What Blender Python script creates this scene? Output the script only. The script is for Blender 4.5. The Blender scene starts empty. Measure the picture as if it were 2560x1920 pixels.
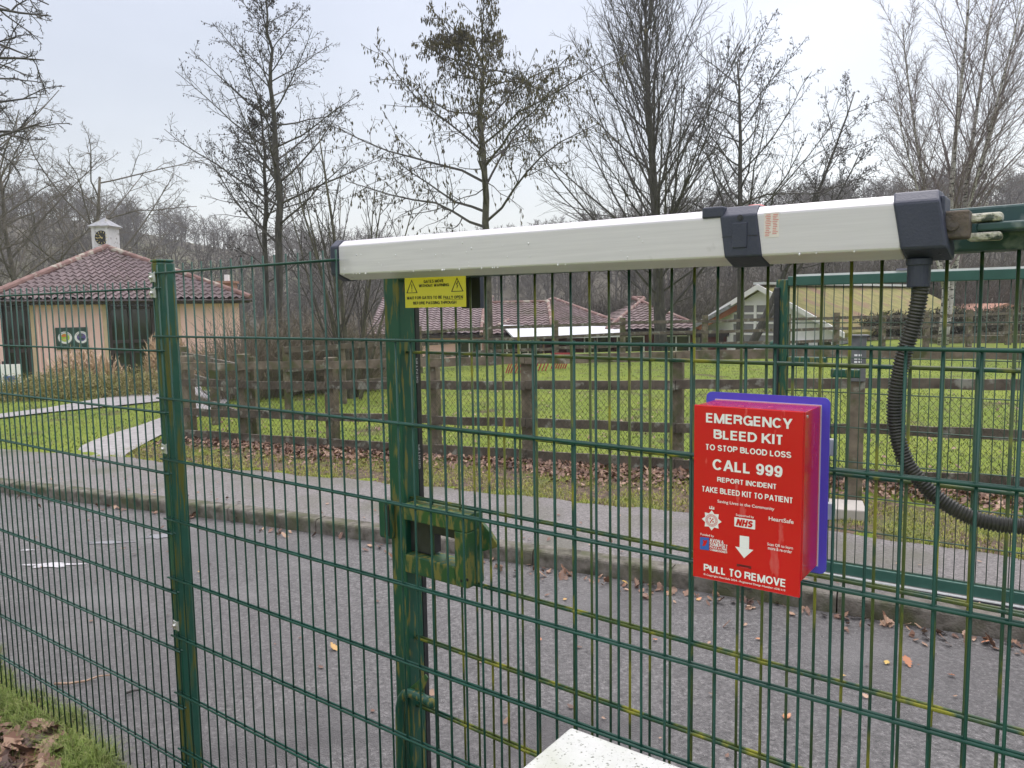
import bpy, math, random
import numpy as np
from mathutils import Vector, Matrix
R_ = math.radians
sc = bpy.context.scene
# ------------------------------------------------------------------ camera
CZ = 1.70                       # eye height above the road
F = 1914.05; PI_ = 0.0981355; RO = -0.0155264   # focal length in px of a 2560 px wide frame, pitch, roll
_fw = np.array([0, math.cos(PI_), -math.sin(PI_)])
_r0 = np.array([1., 0, 0]); _u0 = np.array([0, math.sin(PI_), math.cos(PI_)])
_R = math.cos(RO)*_r0+math.sin(RO)*_u0; _U = -math.sin(RO)*_r0+math.cos(RO)*_u0
cam = bpy.data.cameras.new('camera'); camo = bpy.data.objects.new('camera', cam)
sc.collection.objects.link(camo); sc.camera = camo
cam.sensor_width = 36; cam.sensor_fit = 'HORIZONTAL'; cam.lens = F/2560*36
cam.clip_start = 0.05; cam.clip_end = 3000
M = Matrix.Identity(4)
for i in range(3):
    M[i][0] = _R[i]; M[i][1] = _U[i]; M[i][2] = -_fw[i]
M.translation = (0, 0, CZ); camo.matrix_world = M
# ------------------------------------------------------------------ world: overcast sky
SUN_EL, SUN_AZ = R_(58), R_(28)     # azimuth from +Y towards +X
w = bpy.data.worlds.new('World'); sc.world = w; w.use_nodes = True
nt = w.node_tree; nt.nodes.clear(); N = nt.nodes.new; Lk = nt.links.new
out = N('ShaderNodeOutputWorld'); bg = N('ShaderNodeBackground'); bg2 = N('ShaderNodeBackground'); add = N('ShaderNodeAddShader')
sky = N('ShaderNodeTexSky'); sky.sky_type = 'NISHITA'; sky.sun_disc = False; sky.sun_elevation = SUN_EL; sky.sun_rotation = SUN_AZ
sky.dust_density = 2; sky.air_density = 1.2
bg.inputs[1].default_value = 0.05; Lk(sky.outputs[0], bg.inputs[0])
tc = N('ShaderNodeTexCoord'); sep = N('ShaderNodeSeparateXYZ'); Lk(tc.outputs['Generated'], sep.inputs[0])
rz = N('ShaderNodeMapRange'); rz.interpolation_type = 'SMOOTHSTEP'
for i, v in enumerate((0.42, 0.95, 0.0, 1.0)): rz.inputs[i+1].default_value = v
Lk(sep.outputs['Z'], rz.inputs[0])
cr = N('ShaderNodeValToRGB')      # visible band near the horizon: faint warm grey to lilac grey
e = cr.color_ramp.elements
e[0].position = 0.0; e[0].color = (0.60, 0.605, 0.60, 1); e[1].position = 0.36; e[1].color = (0.455, 0.455, 0.49, 1)
q = cr.color_ramp.elements.new(0.2); q.color = (0.455, 0.45, 0.46, 1)
q = cr.color_ramp.elements.new(0.6); q.color = (0.485, 0.463, 0.478, 1)
Lk(sep.outputs['Z'], cr.inputs[0])
no = N('ShaderNodeTexNoise'); no.inputs['Scale'].default_value = 2.2; no.inputs['Detail'].default_value = 4
mp = N('ShaderNodeMapping'); mp.inputs['Scale'].default_value = (1, 1, 3); Lk(tc.outputs['Generated'], mp.inputs[0]); Lk(mp.outputs[0], no.inputs['Vector'])
cl = N('ShaderNodeMapRange')
for i, v in enumerate((0.3, 0.7, 0.88, 1.10)): cl.inputs[i+1].default_value = v
Lk(no.outputs['Fac'], cl.inputs[0])
mz = N('ShaderNodeMath'); mz.operation = 'MULTIPLY_ADD'; mz.inputs[1].default_value = 3.7; mz.inputs[2].default_value = 1.0
Lk(rz.outputs[0], mz.inputs[0])
dp = N('ShaderNodeVectorMath'); dp.operation = 'DOT_PRODUCT'; gz = R_(9); ga = R_(27)
dp.inputs[1].default_value = (math.sin(ga)*math.cos(gz), math.cos(ga)*math.cos(gz), math.sin(gz)); Lk(tc.outputs['Generated'], dp.inputs[0])
pw = N('ShaderNodeMapRange'); pw.interpolation_type = 'SMOOTHSTEP'
for i, v in enumerate((0.93, 1.0, 0.0, 0.30)): pw.inputs[i+1].default_value = v
Lk(dp.outputs['Value'], pw.inputs[0])
a1 = N('ShaderNodeMath'); a1.operation = 'ADD'; Lk(mz.outputs[0], a1.inputs[0]); Lk(pw.outputs[0], a1.inputs[1])
m2 = N('ShaderNodeMath'); m2.operation = 'MULTIPLY'; Lk(a1.outputs[0], m2.inputs[0]); Lk(cl.outputs[0], m2.inputs[1])
Lk(cr.outputs[0], bg2.inputs[0]); Lk(m2.outputs[0], bg2.inputs[1])
Lk(bg.outputs[0], add.inputs[0]); Lk(bg2.outputs[0], add.inputs[1]); Lk(add.outputs[0], out.inputs[0])
sl = bpy.data.lights.new('sun', 'SUN'); sl.energy = 0.7; sl.angle = R_(25); sl.color = (1, .95, .92)
so = bpy.data.objects.new('sun', sl); sc.collection.objects.link(so)
so.rotation_euler = Vector((math.sin(SUN_AZ)*math.cos(SUN_EL), math.cos(SUN_AZ)*math.cos(SUN_EL), math.sin(SUN_EL))).to_track_quat('Z', 'Y').to_euler()
sc.view_settings.view_transform = 'Standard'; sc.view_settings.look = 'None'
sc.view_settings.exposure = 0.30; sc.view_settings.gamma = 1
sc.render.engine = 'CYCLES'
# ------------------------------------------------------------------ geometry helpers
rnd = random.Random(7)
D2S = 2560/2212
def ray(x, y): return _fw+_R*(x-1280)/F+_U*(960-y)/F
def G(x, y, z=0.0):                 # where the sight line of a point of the picture meets the level z
    d = ray(x*D2S, y*D2S); t = (z-CZ)/d[2]; p = d*t; return np.array([p[0], p[1], z])
def at(x, y, Y):                    # the same at distance Y
    d = ray(x*D2S, y*D2S); t = Y/d[1]; return np.array([d[0]*t, Y, CZ+d[2]*t])
class Frame:                        # a vertical plane: s along it, z up, o out towards the near side
    def __init__(s, th, x, y): s.d = np.array([math.cos(th), math.sin(th), 0]); s.n = np.array([math.sin(th), -math.cos(th), 0]); s.p = np.array([x, y, 0.])
    def __call__(s, a, z, o=0.0): return s.p+s.d*a+s.n*o+np.array([0, 0, z])
    def hit(s, x, y, o=0.0):        # picture point (2560 px frame) -> (s, z)
        d = ray(x, y); c = np.array([0, 0, CZ]); t = np.dot(s.p+s.n*o-c, s.n)/np.dot(d, s.n); q = c+d*t
        return float((q-s.p)@s.d), float(q[2])
FB = Frame(-0.637065, -1.08082, 2.42532); ZB = CZ+0.128974
FA = Frame(-0.6196, -1.1832, 2.49747); ZA = ZB-0.0469
FG = Frame(-0.65794, -0.21917, 2.02409); ZG = CZ+0.08767
FD = Frame(-0.59592, 1.68647, 4.52317); ZD = CZ+0.09028
ORG = {}
def tag(o, label=None, cat=None, group=None, kind=None):
    if label: o['label'] = label
    if cat: o['category'] = cat
    if group: o['group'] = group
    if kind: o['kind'] = kind
    return o
def empty(name, loc, label=None, cat=None, group=None):
    o = bpy.data.objects.new(name, None); sc.collection.objects.link(o); o.location = [float(v) for v in loc]
    o.empty_display_size = .1; ORG[o.name] = np.array(loc, float); return tag(o, label, cat, group)
class MB:
    def __init__(s): s.v = []; s.f = []; s.tw = {}
    def flush(s):
        for (k, n), L in s.tw.items():
            P = np.array([a for a, _ in L]); Rr = np.array([b for _, b in L]); T = np.empty_like(P); T[:, 1:-1] = P[:, 2:]-P[:, :-2]; T[:, 0] = P[:, 1]-P[:, 0]; T[:, -1] = P[:, -1]-P[:, -2]
            T /= np.linalg.norm(T, axis=2, keepdims=True)+1e-12; m_ = T.mean(1); h = np.where((np.abs(m_[:, 2]) < .8)[:, None], np.array([0, 0, 1.]), np.array([1., 0, 0]))[:, None, :]
            X = np.cross(T, h); X /= np.linalg.norm(X, axis=2, keepdims=True)+1e-12; Y = np.cross(T, X); V = []
            for j in range(n): t = 2*math.pi*j/n; V.append(P+(X*math.cos(t)+Y*math.sin(t))*Rr[:, :, None])
            V = np.stack(V, 2).reshape(-1, 3); b = len(s.v)+np.arange(len(L))[:, None, None]*k*n; i = np.arange(k-1)[None, :, None]; j = np.arange(n)[None, None, :]; j2 = (j+1) % n
            Fc = np.stack([b+i*n+j, b+i*n+j2, b+(i+1)*n+j2, b+(i+1)*n+j], -1).reshape(-1, 4)
            s.v.extend(V.tolist()); s.f.extend(map(tuple, Fc.tolist()))
        s.tw = {}
    def twig(s, pts, rad, n=3): s.tw.setdefault((len(pts), n), []).append((pts, rad))
    def add(s, vs, fs):
        b = len(s.v); s.v.extend([tuple(map(float, p)) for p in vs]); s.f.extend([tuple(b+i for i in f) for f in fs])
    def box(s, fr, a0, a1, z0, z1, o0, o1, sh=0.0):      # box in a frame
        P = [fr(a+(sh if z == z1 else 0), z, o) for o in (o0, o1) for z in (z0, z1) for a in (a0, a1)]
        s.add(P, [(0, 1, 3, 2), (4, 6, 7, 5), (0, 4, 5, 1), (2, 3, 7, 6), (0, 2, 6, 4), (1, 5, 7, 3)])
    def aabb(s, x0, x1, y0, y1, z0, z1):
        P = [(x, y, z) for x in (x0, x1) for y in (y0, y1) for z in (z0, z1)]
        s.add(P, [(0, 1, 3, 2), (4, 6, 7, 5), (0, 4, 5, 1), (2, 3, 7, 6), (0, 2, 6, 4), (1, 5, 7, 3)])
    def prism(s, front, back):      # two matching rings of points
        n = len(front); s.add(list(front)+list(back), [tuple(range(n)), tuple(reversed(range(n, 2*n)))]+[(i, i+n, (i+1) % n+n, (i+1) % n) for i in range(n)])
    def beam(s, a, b, w, h):        # square bar from a to b, w across, h up
        a = np.array(a, float); b = np.array(b, float); d = (b-a)/np.linalg.norm(b-a)
        up = np.array([0, 0, 1.]) if abs(d[2]) < .9 else np.array([0, 1., 0]); x = np.cross(d, up); x /= np.linalg.norm(x); u = np.cross(x, d)
        P = [p+x*i*w/2+u*j*h/2 for p in (a, b) for i, j in ((-1, -1), (1, -1), (1, 1), (-1, 1))]
        s.prism(P[:4], P[4:])
    def tube(s, pts, rad, n=6, cap=True):
        k = len(pts); pts = [np.array(p, float) for p in pts]
        if not hasattr(rad, '__len__'): rad = [rad]*k
        prev = None; V = []
        for i in range(k):
            d = pts[min(i+1, k-1)]-pts[max(i-1, 0)]; L = math.sqrt(d[0]*d[0]+d[1]*d[1]+d[2]*d[2]) or 1e-9; d = d/L
            if prev is None:
                h = np.array([0, 0, 1.]) if abs(d[2]) < .8 else np.array([1., 0, 0])
                x = np.array([d[1]*h[2]-d[2]*h[1], d[2]*h[0]-d[0]*h[2], d[0]*h[1]-d[1]*h[0]])
            else: x = prev-d*(prev[0]*d[0]+prev[1]*d[1]+prev[2]*d[2])
            x = x/(math.sqrt(x[0]*x[0]+x[1]*x[1]+x[2]*x[2]) or 1); prev = x
            y = np.array([d[1]*x[2]-d[2]*x[1], d[2]*x[0]-d[0]*x[2], d[0]*x[1]-d[1]*x[0]])
            for j in range(n):
                t = 2*math.pi*j/n; V.append(pts[i]+(x*math.cos(t)+y*math.sin(t))*rad[i])
        Fc = [(i*n+j, i*n+(j+1) % n, (i+1)*n+(j+1) % n, (i+1)*n+j) for i in range(k-1) for j in range(n)]
        if cap: Fc += [tuple(reversed(range(n))), tuple(range((k-1)*n, k*n))]
        s.add(V, Fc)
    def disc(s, c, ax, up, r, h, n=24, r2=None):    # cylinder at c, axis ax
        ax = np.array(ax, float); ax /= np.linalg.norm(ax); up = np.array(up, float); x = np.cross(up, ax); r2 = r if r2 is None else r2
        A = [np.array(c)+(x*math.cos(2*math.pi*i/n)+up*math.sin(2*math.pi*i/n))*r for i in range(n)]
        B_ = [np.array(c)+ax*h+(x*math.cos(2*math.pi*i/n)+up*math.sin(2*math.pi*i/n))*r2 for i in range(n)]
        s.prism(A, B_)
    def ball(s, c, r, n=8, m=6, sc=(1, 1, 1)):
        V = []; 
        for i in range(m+1):
            for j in range(n):
                a = math.pi*i/m; b = 2*math.pi*j/n; V.append((c[0]+r*sc[0]*math.sin(a)*math.cos(b), c[1]+r*sc[1]*math.sin(a)*math.sin(b), c[2]+r*sc[2]*math.cos(a)))
        s.add(V, [(i*n+j, (i+1)*n+j, (i+1)*n+(j+1) % n, i*n+(j+1) % n) for i in range(m) for j in range(n)])
    def build(s, name, m, parent=None, smooth=False, bevel=0, **t):
        s.flush(); return mesh_obj(name, s.v, s.f, m, parent, smooth, bevel, **t)
def mesh_obj(name, V, Fc, m, parent=None, smooth=False, bevel=0, label=None, cat=None, group=None, kind=None, base=None):
    me = bpy.data.meshes.new(name); org = np.zeros(3)
    if parent is not None: org = ORG[parent.name]
    elif base is not None: org = np.array(base, float)
    V = np.asarray(V, float).reshape(-1, 3)-org
    me.from_pydata(V.tolist(), [], Fc if isinstance(Fc, list) else Fc.tolist()); me.materials.append(m)
    if smooth:
        me.polygons.foreach_set('use_smooth', [True]*len(me.polygons))
    me.update()
    o = bpy.data.objects.new(name, me); sc.collection.objects.link(o)
    if parent is not None: o.parent = parent
    else: o.location = [float(x) for x in org]
    ORG[o.name] = org
    if bevel:
        b = o.modifiers.new('bevel', 'BEVEL'); b.width = bevel; b.segments = 2; b.limit_method = 'ANGLE'; b.angle_limit = R_(35)
    return tag(o, label, cat, group, kind)
# ------------------------------------------------------------------ materials
MATS = {}
def mat(name, c1, c2=None, c3=None, scale=5.0, rough=.6, metal=0.0, bump=0.0, bscale=None, stretch=(1, 1, 1), detail=6, pos=(.35, .65), rough2=None, spec=.5, coat=0.0, noise_rough=0.6):
    if name in MATS: return MATS[name]
    m = bpy.data.materials.new(name); m.use_nodes = True; t = m.node_tree; b = t.nodes['Principled BSDF']
    b.inputs['Roughness'].default_value = rough; b.inputs['Metallic'].default_value = metal
    b.inputs['Specular IOR Level'].default_value = spec; b.inputs['Coat Weight'].default_value = coat
    b.inputs['Base Color'].default_value = (*c1, 1)
    if c2 or bump:
        g = t.nodes.new('ShaderNodeNewGeometry'); mp = t.nodes.new('ShaderNodeMapping'); mp.inputs['Scale'].default_value = stretch
        tcn = t.nodes.new('ShaderNodeTexCoord'); t.links.new(tcn.outputs['Object'], mp.inputs[0])
    if c2:
        n = t.nodes.new('ShaderNodeTexNoise'); n.inputs['Scale'].default_value = scale; n.inputs['Detail'].default_value = detail; n.inputs['Roughness'].default_value = noise_rough
        t.links.new(mp.outputs[0], n.inputs['Vector'])
        r = t.nodes.new('ShaderNodeValToRGB'); r.color_ramp.elements[0].position = pos[0]; r.color_ramp.elements[0].color = (*c1, 1)
        r.color_ramp.elements[1].position = pos[1]; r.color_ramp.elements[1].color = (*c2, 1)
        if c3: q = r.color_ramp.elements.new((pos[0]+pos[1])/2); q.color = (*c3, 1)
        t.links.new(n.outputs['Fac'], r.inputs[0]); t.links.new(r.outputs[0], b.inputs['Base Color'])
        if rough2 is not None:
            mr = t.nodes.new('ShaderNodeMapRange'); mr.inputs[1].default_value = pos[0]; mr.inputs[2].default_value = pos[1]; mr.inputs[3].default_value = rough; mr.inputs[4].default_value = rough2
            t.links.new(n.outputs['Fac'], mr.inputs[0]); t.links.new(mr.outputs[0], b.inputs['Roughness'])
    if bump:
        n2 = t.nodes.new('ShaderNodeTexNoise'); n2.inputs['Scale'].default_value = bscale or scale*3; n2.inputs['Detail'].default_value = 5
        t.links.new(mp.outputs[0], n2.inputs['Vector']); bp = t.nodes.new('ShaderNodeBump'); bp.inputs['Strength'].default_value = min(1, bump); bp.inputs['Distance'].default_value = .01*max(1, bump)
        t.links.new(n2.outputs['Fac'], bp.inputs['Height']); t.links.new(bp.outputs[0], b.inputs['Normal'])
    MATS[name] = m; return m
def over(m, col, scale, lo, hi, stretch=(1, 1, 1), detail=5, rough=None, seed=0.0):   # a second patchy colour on top (moss, dirt, wet)
    t = m.node_tree; b = t.nodes['Principled BSDF']; n = t.nodes.new('ShaderNodeTexNoise'); n.inputs['Scale'].default_value = scale; n.inputs['Detail'].default_value = detail
    tcn = t.nodes.new('ShaderNodeTexCoord'); mp = t.nodes.new('ShaderNodeMapping'); mp.inputs['Scale'].default_value = stretch; mp.inputs['Location'].default_value = (seed, seed*1.7, seed*.6)
    t.links.new(tcn.outputs['Object'], mp.inputs[0]); t.links.new(mp.outputs[0], n.inputs['Vector'])
    mr = t.nodes.new('ShaderNodeMapRange'); mr.inputs[1].default_value = lo; mr.inputs[2].default_value = hi; t.links.new(n.outputs['Fac'], mr.inputs[0])
    mx = t.nodes.new('ShaderNodeMix'); mx.data_type = 'RGBA'; t.links.new(mr.outputs[0], mx.inputs[0]); mx.inputs[7].default_value = (*col, 1)
    ci = b.inputs['Base Color']
    if ci.links: t.links.new(ci.links[0].from_socket, mx.inputs[6])
    else: mx.inputs[6].default_value = ci.default_value
    t.links.new(mx.outputs[2], ci)
    if rough is not None:
        m3 = t.nodes.new('ShaderNodeMix'); m3.data_type = 'FLOAT'; t.links.new(mr.outputs[0], m3.inputs[0]); ri = b.inputs['Roughness']
        if ri.links: t.links.new(ri.links[0].from_socket, m3.inputs[2])
        else: m3.inputs[2].default_value = ri.default_value
        m3.inputs[3].default_value = rough; t.links.new(m3.outputs[0], ri)
    return m
def vcell(name, cols, scale=14, rough=.7, sp=0.0):    # cell-wise colour variety: leaves, stones
    m = bpy.data.materials.new(name); m.use_nodes = True; t = m.node_tree; b = t.nodes['Principled BSDF']; b.inputs['Roughness'].default_value = rough
    v = t.nodes.new('ShaderNodeTexVoronoi'); v.inputs['Scale'].default_value = scale; tcn = t.nodes.new('ShaderNodeTexCoord'); t.links.new(tcn.outputs['Object'], v.inputs['Vector'])
    s = t.nodes.new('ShaderNodeSeparateColor'); t.links.new(v.outputs['Color'], s.inputs[0]); r = t.nodes.new('ShaderNodeValToRGB'); r.color_ramp.interpolation = 'LINEAR'
    while len(r.color_ramp.elements) < len(cols): r.color_ramp.elements.new(.5)
    for i, c in enumerate(cols): r.color_ramp.elements[i].position = i/(len(cols)-1); r.color_ramp.elements[i].color = (*c, 1)
    t.links.new(s.outputs[0], r.inputs[0]); t.links.new(r.outputs[0], b.inputs['Base Color']); MATS[name] = m; return m
GREEN = (0.008, 0.075, 0.048); GREEN2 = (0.014, 0.11, 0.075)
m_green = mat('green powder coat', GREEN, GREEN2, scale=30, rough=.32, rough2=.45, spec=.6)
m_post = over(mat('green post paint', (0.008, 0.07, 0.045), (0.012, 0.09, 0.06), scale=9, rough=.35, spec=.5, bump=.15, bscale=60), (0.10, 0.105, 0.015), 40, .50, .60, (1.6, 1.6, .12), detail=9, rough=.8)
m_gate = over(mat('green gate paint', (0.010, 0.085, 0.05), (0.006, 0.06, 0.04), scale=8, rough=.35, spec=.5), (0.16, 0.155, 0.04), 50, .53, .60, (1.5, 1.5, .22), detail=9, rough=.85, seed=3)
m_beam = over(mat('weathered blue green rail', (0.018, 0.055, 0.055), (0.03, 0.08, 0.075), scale=12, rough=.5), (0.16, 0.20, 0.19), 26, .56, .68, seed=4)
m_gmoss = over(mat('mossy green paint', (0.012, 0.07, 0.035), (0.03, 0.10, 0.02), scale=10, rough=.5), (0.17, 0.165, 0.04), 55, .49, .58, (1.2, 1.2, .4), detail=9, rough=.85, seed=1)
m_gwire = over(mat('algae stained wire', (0.010, 0.062, 0.038), (0.07, 0.10, 0.015), scale=4, rough=.5, pos=(.42, .58), stretch=(3, 3, 1)), (0.24, 0.24, 0.02), 6, .55, .66, (3, 3, 1.2), rough=.8, seed=7)
m_dark = mat('dark grey plastic', (0.030, 0.036, 0.062), (0.038, 0.044, 0.070), scale=20, rough=.5, bump=.1, bscale=250)
m_black = mat('black rubber', (0.012, 0.013, 0.016), (0.03, 0.032, 0.036), scale=25, rough=.38)
m_hose = mat('black conduit', (0.016, 0.018, 0.017), (0.045, 0.045, 0.035), scale=12, rough=.42)
m_alu = mat('brushed aluminium', (0.59, 0.575, 0.59), (0.65, 0.635, 0.65), scale=5, rough=.32, metal=.2, stretch=(1, 1, 30))
over(m_alu, (0.42, 0.41, 0.40), 16, .68, .80, (1, 1, 1), rough=.6)
m_galv = mat('galvanised steel', (0.35, 0.37, 0.36), (0.5, 0.52, 0.5), scale=40, rough=.45, metal=.6)
m_zinc = mat('zinc bolt', (0.6, 0.6, 0.58), rough=.3, metal=.9)
m_rust = mat('rusty steel', (0.075, 0.070, 0.068), (0.13, 0.10, 0.075), scale=30, rough=.7, bump=.4)
m_lich = over(mat('lichen weld', (0.45, 0.45, 0.38), (0.62, 0.60, 0.50), scale=60, rough=.8, bump=.8, bscale=120), (.07, .09, .07), 50, .55, .62)
m_yel = mat('yellow sign plastic', (0.78, 0.70, 0.03), (0.82, 0.74, 0.05), scale=8, rough=.35)
m_ink = mat('black print', (0.012, 0.012, 0.012), rough=.5)
m_red = mat('red steel gloss', (0.56, 0.003, 0.012), (0.60, 0.005, 0.016), scale=6, rough=.22, coat=.3)
over(m_red, (0.62, 0.10, 0.10), 45, .64, .74, (1, 1, .25), detail=8, rough=.5)
m_blue = mat('violet blue plate', (0.075, 0.065, 0.56), (0.082, 0.07, 0.60), scale=5, rough=.3)
m_white = mat('white print', (0.82, 0.82, 0.82), rough=.5)
m_wplastic = mat('white plastic', (0.75, 0.76, 0.75), (0.65, 0.66, 0.64), scale=12, rough=.4)
m_cab = over(over(mat('weathered white plastic', (0.70, 0.71, 0.68), (0.62, 0.64, 0.58), scale=14, rough=.5, bump=.2, bscale=200), (0.14, 0.15, 0.10), 170, .605, .70, detail=4), (0.50, 0.52, 0.40), 9, .5, .75, detail=8)
m_asph = over(mat('worn asphalt', (0.05, 0.048, 0.046), (0.32, 0.31, 0.30), c3=(0.145, 0.140, 0.137), scale=62, rough=.62, bump=1.3, bscale=140, pos=(.28, .78), detail=4), (0.10, 0.096, 0.095), .7, .40, .85, detail=7, rough=.45)
over(m_asph, (0.46, 0.44, 0.42), 130, .70, .76, detail=1)
over(m_asph, (0.20, 0.195, 0.19), 1.3, .55, .80, detail=9, seed=9)
m_road = m_asph.copy(); m_road.name = 'wet asphalt road'
over(m_road, (0.088, 0.084, 0.084), .9, .56, .74, (1, 1.6, 1), detail=8, rough=.20, seed=4.2)
m_pave = over(mat('footway asphalt', (0.10, 0.095, 0.09), (0.34, 0.32, 0.305), c3=(0.20, 0.187, 0.18), scale=70, rough=.8, bump=1.0, bscale=150, pos=(.28, .78), detail=4), (0.12, 0.12, 0.085), 1.6, .48, .72, detail=6)
m_kerb = over(over(mat('kerb concrete', (0.11, 0.10, 0.082), (0.20, 0.183, 0.155), scale=18, rough=.85, bump=.7, bscale=90), (0.07, 0.075, 0.035), 5, .46, .64, detail=7), (0.055, 0.05, 0.035), 11, .52, .68, detail=7, seed=5)
m_path = mat('concrete path', (0.23, 0.22, 0.215), (0.36, 0.345, 0.34), scale=9, rough=.75, bump=.3, bscale=60)
m_conc = mat('smooth concrete', (0.40, 0.37, 0.33), (0.48, 0.45, 0.40), scale=6, rough=.8)
m_grass = over(over(mat('winter lawn', (0.085, 0.115, 0.018), (0.22, 0.27, 0.045), c3=(0.145, 0.20, 0.028), scale=26, rough=.9, bump=2, bscale=50, pos=(.25, .75), spec=.2, detail=8), (0.10, 0.085, 0.045), 1.9, .53, .68, detail=9), (0.19, 0.235, 0.035), .35, .45, .6, detail=3)
m_soil = over(mat('leafy soil', (0.045, 0.032, 0.022), (0.16, 0.11, 0.075), scale=18, rough=.95, bump=2, bscale=50, detail=9), (0.10, 0.13, 0.02), 2.4, .5, .68, detail=8)
m_hill = over(mat('winter hillside', (0.070, 0.065, 0.050), (0.115, 0.105, 0.080), scale=.22, rough=1, spec=.1, detail=9), (0.13, 0.135, 0.075), .018, .54, .66, detail=5)
m_blade = vcell('grass blades', [(0.075, 0.125, 0.014), (0.17, 0.235, 0.032), (0.125, 0.19, 0.022), (0.30, 0.31, 0.11)], 60, .6)
over(m_blade, (0.075, 0.095, 0.02), 1.3, .48, .66, detail=8)
over(m_blade, (0.17, 0.14, 0.06), 3.2, .60, .70, detail=8, seed=3)
m_mossb = vcell('verge blades', [(0.15, 0.17, 0.02), (0.34, 0.35, 0.06), (0.25, 0.27, 0.04), (0.36, 0.30, 0.13)], 40, .7)
m_leaf = vcell('dead oak leaves', [(0.055, 0.030, 0.022), (0.22, 0.125, 0.08), (0.12, 0.065, 0.045), (0.42, 0.28, 0.19), (0.19, 0.095, 0.055), (0.09, 0.05, 0.04)], 17, .55)
m_leafo = vcell('fresh fallen leaves', [(0.45, 0.16, 0.07), (0.50, 0.24, 0.13), (0.36, 0.14, 0.06), (0.55, 0.42, 0.10)], 9, .5)
m_wood = over(over(mat('weathered rail wood', (0.10, 0.082, 0.058), (0.21, 0.175, 0.125), scale=7, rough=.9, bump=.6, stretch=(1, 1, 1), detail=8), (0.30, 0.30, 0.24), 9, .60, .70, detail=7), (0.075, 0.085, 0.03), 5, .50, .64, detail=7, seed=2)
m_raild = over(mat('dark damp rail', (0.068, 0.055, 0.042), (0.14, 0.118, 0.09), scale=6, rough=.9, bump=.6, detail=8), (0.24, 0.24, 0.20), 9, .56, .66, detail=8)
m_wire = mat('chain link wire', (0.05, 0.055, 0.03), (0.09, 0.09, 0.06), scale=9, rough=.6)
m_bark = mat('grey bark', (0.040, 0.038, 0.034), (0.10, 0.095, 0.078), scale=6, rough=.9, bump=.8, bscale=30, stretch=(2, 2, .6))
m_twig = mat('dark twig', (0.062, 0.057, 0.054), (0.10, 0.092, 0.084), scale=2, rough=.9)
m_barkm = mat('mossy bark', (0.055, 0.052, 0.040), (0.13, 0.125, 0.085), scale=5, rough=.95, bump=.8, bscale=25)
m_birch = over(mat('birch bark', (0.36, 0.34, 0.31), (0.55, 0.53, 0.50), scale=4, rough=.8), (.05, .045, .04), 5, .52, .60, (1, 1, 3))
m_btwig = mat('birch twig', (0.16, 0.13, 0.13), (0.22, 0.18, 0.18), scale=2, rough=.9)
m_oak = mat('oak bark', (0.09, 0.08, 0.062), (0.17, 0.155, 0.115), scale=4, rough=.95, bump=.7, bscale=20)
m_oaktw = mat('oak twig', (0.10, 0.09, 0.072), (0.155, 0.138, 0.108), scale=2, rough=.95)
m_catk = vcell('catkins', [(0.05, 0.045, 0.022), (0.10, 0.085, 0.035), (0.07, 0.06, 0.03)], 3, .8)
m_cone = mat('alder cones', (0.028, 0.024, 0.024), (0.05, 0.042, 0.038), scale=3, rough=.9)
m_bram = vcell('brown brambles', [(0.12, 0.10, 0.07), (0.25, 0.21, 0.155), (0.18, 0.15, 0.11), (0.11, 0.11, 0.065)], 2.5, .9)
m_hedge = vcell('yellow green hedge leaves', [(0.08, 0.08, 0.025), (0.33, 0.32, 0.11), (0.20, 0.18, 0.055), (0.44, 0.36, 0.20)], 11, .7)
m_tan = vcell('tan ornamental grass', [(0.42, 0.29, 0.18), (0.62, 0.47, 0.32), (0.34, 0.24, 0.16)], 8, .8)
m_far = mat('far bare twigs', (0.098, 0.090, 0.077), (0.155, 0.143, 0.12), scale=.05, rough=1, spec=.1)
m_far2 = mat('skyline bare twigs', (0.075, 0.072, 0.064), (0.12, 0.112, 0.095), scale=.05, rough=1, spec=.1)
m_ever = mat('far dark evergreens', (0.025, 0.040, 0.018), (0.06, 0.075, 0.035), scale=.3, rough=1, spec=.1)
m_pink = over(mat('pink render', (0.80, 0.53, 0.485), (0.84, 0.58, 0.53), scale=1.2, rough=.9, bump=.15, bscale=60), (0.70, 0.45, 0.41), .9, .6, .85, (1, 1, .4))
m_cream = mat('cream corner trim', (0.55, 0.42, 0.28), (0.62, 0.48, 0.33), scale=3, rough=.85)
m_tile = over(mat('mauve pantile', (0.125, 0.088, 0.088), (0.205, 0.15, 0.152), scale=3.2, rough=.55, detail=8), (0.10, 0.075, 0.06), 1.2, .55, .75, detail=6)
m_tile2 = over(mat('red brown pantile', (0.115, 0.078, 0.075), (0.20, 0.145, 0.142), scale=2.5, rough=.7, detail=8), (0.09, 0.07, 0.05), .7, .50, .7, detail=6)
m_ridge = over(mat('red ridge tile', (0.15, 0.08, 0.068), (0.24, 0.145, 0.125), scale=2.4, rough=.8, detail=7), (0.36, 0.33, 0.27), 3.5, .52, .64, detail=6)
m_brown = mat('dark brown joinery', (0.028, 0.019, 0.018), (0.045, 0.032, 0.03), scale=5, rough=.5)
m_glass = mat('window glass', (0.018, 0.024, 0.018), (0.035, 0.045, 0.022), scale=1.0, rough=.06, spec=.6)
m_glassg = mat('grey window glass', (0.20, 0.21, 0.22), (0.28, 0.29, 0.30), scale=.8, rough=.1)
m_turw = over(mat('flaking white paint', (0.62, 0.62, 0.62), (0.70, 0.70, 0.70), scale=4, rough=.7), (0.30, 0.29, 0.26), 7, .58, .68, detail=8)
m_slate = over(mat('grey lead roof', (0.22, 0.23, 0.25), (0.32, 0.33, 0.35), scale=5, rough=.6), (0.20, .2, .16), 6, .55, .65)
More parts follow.
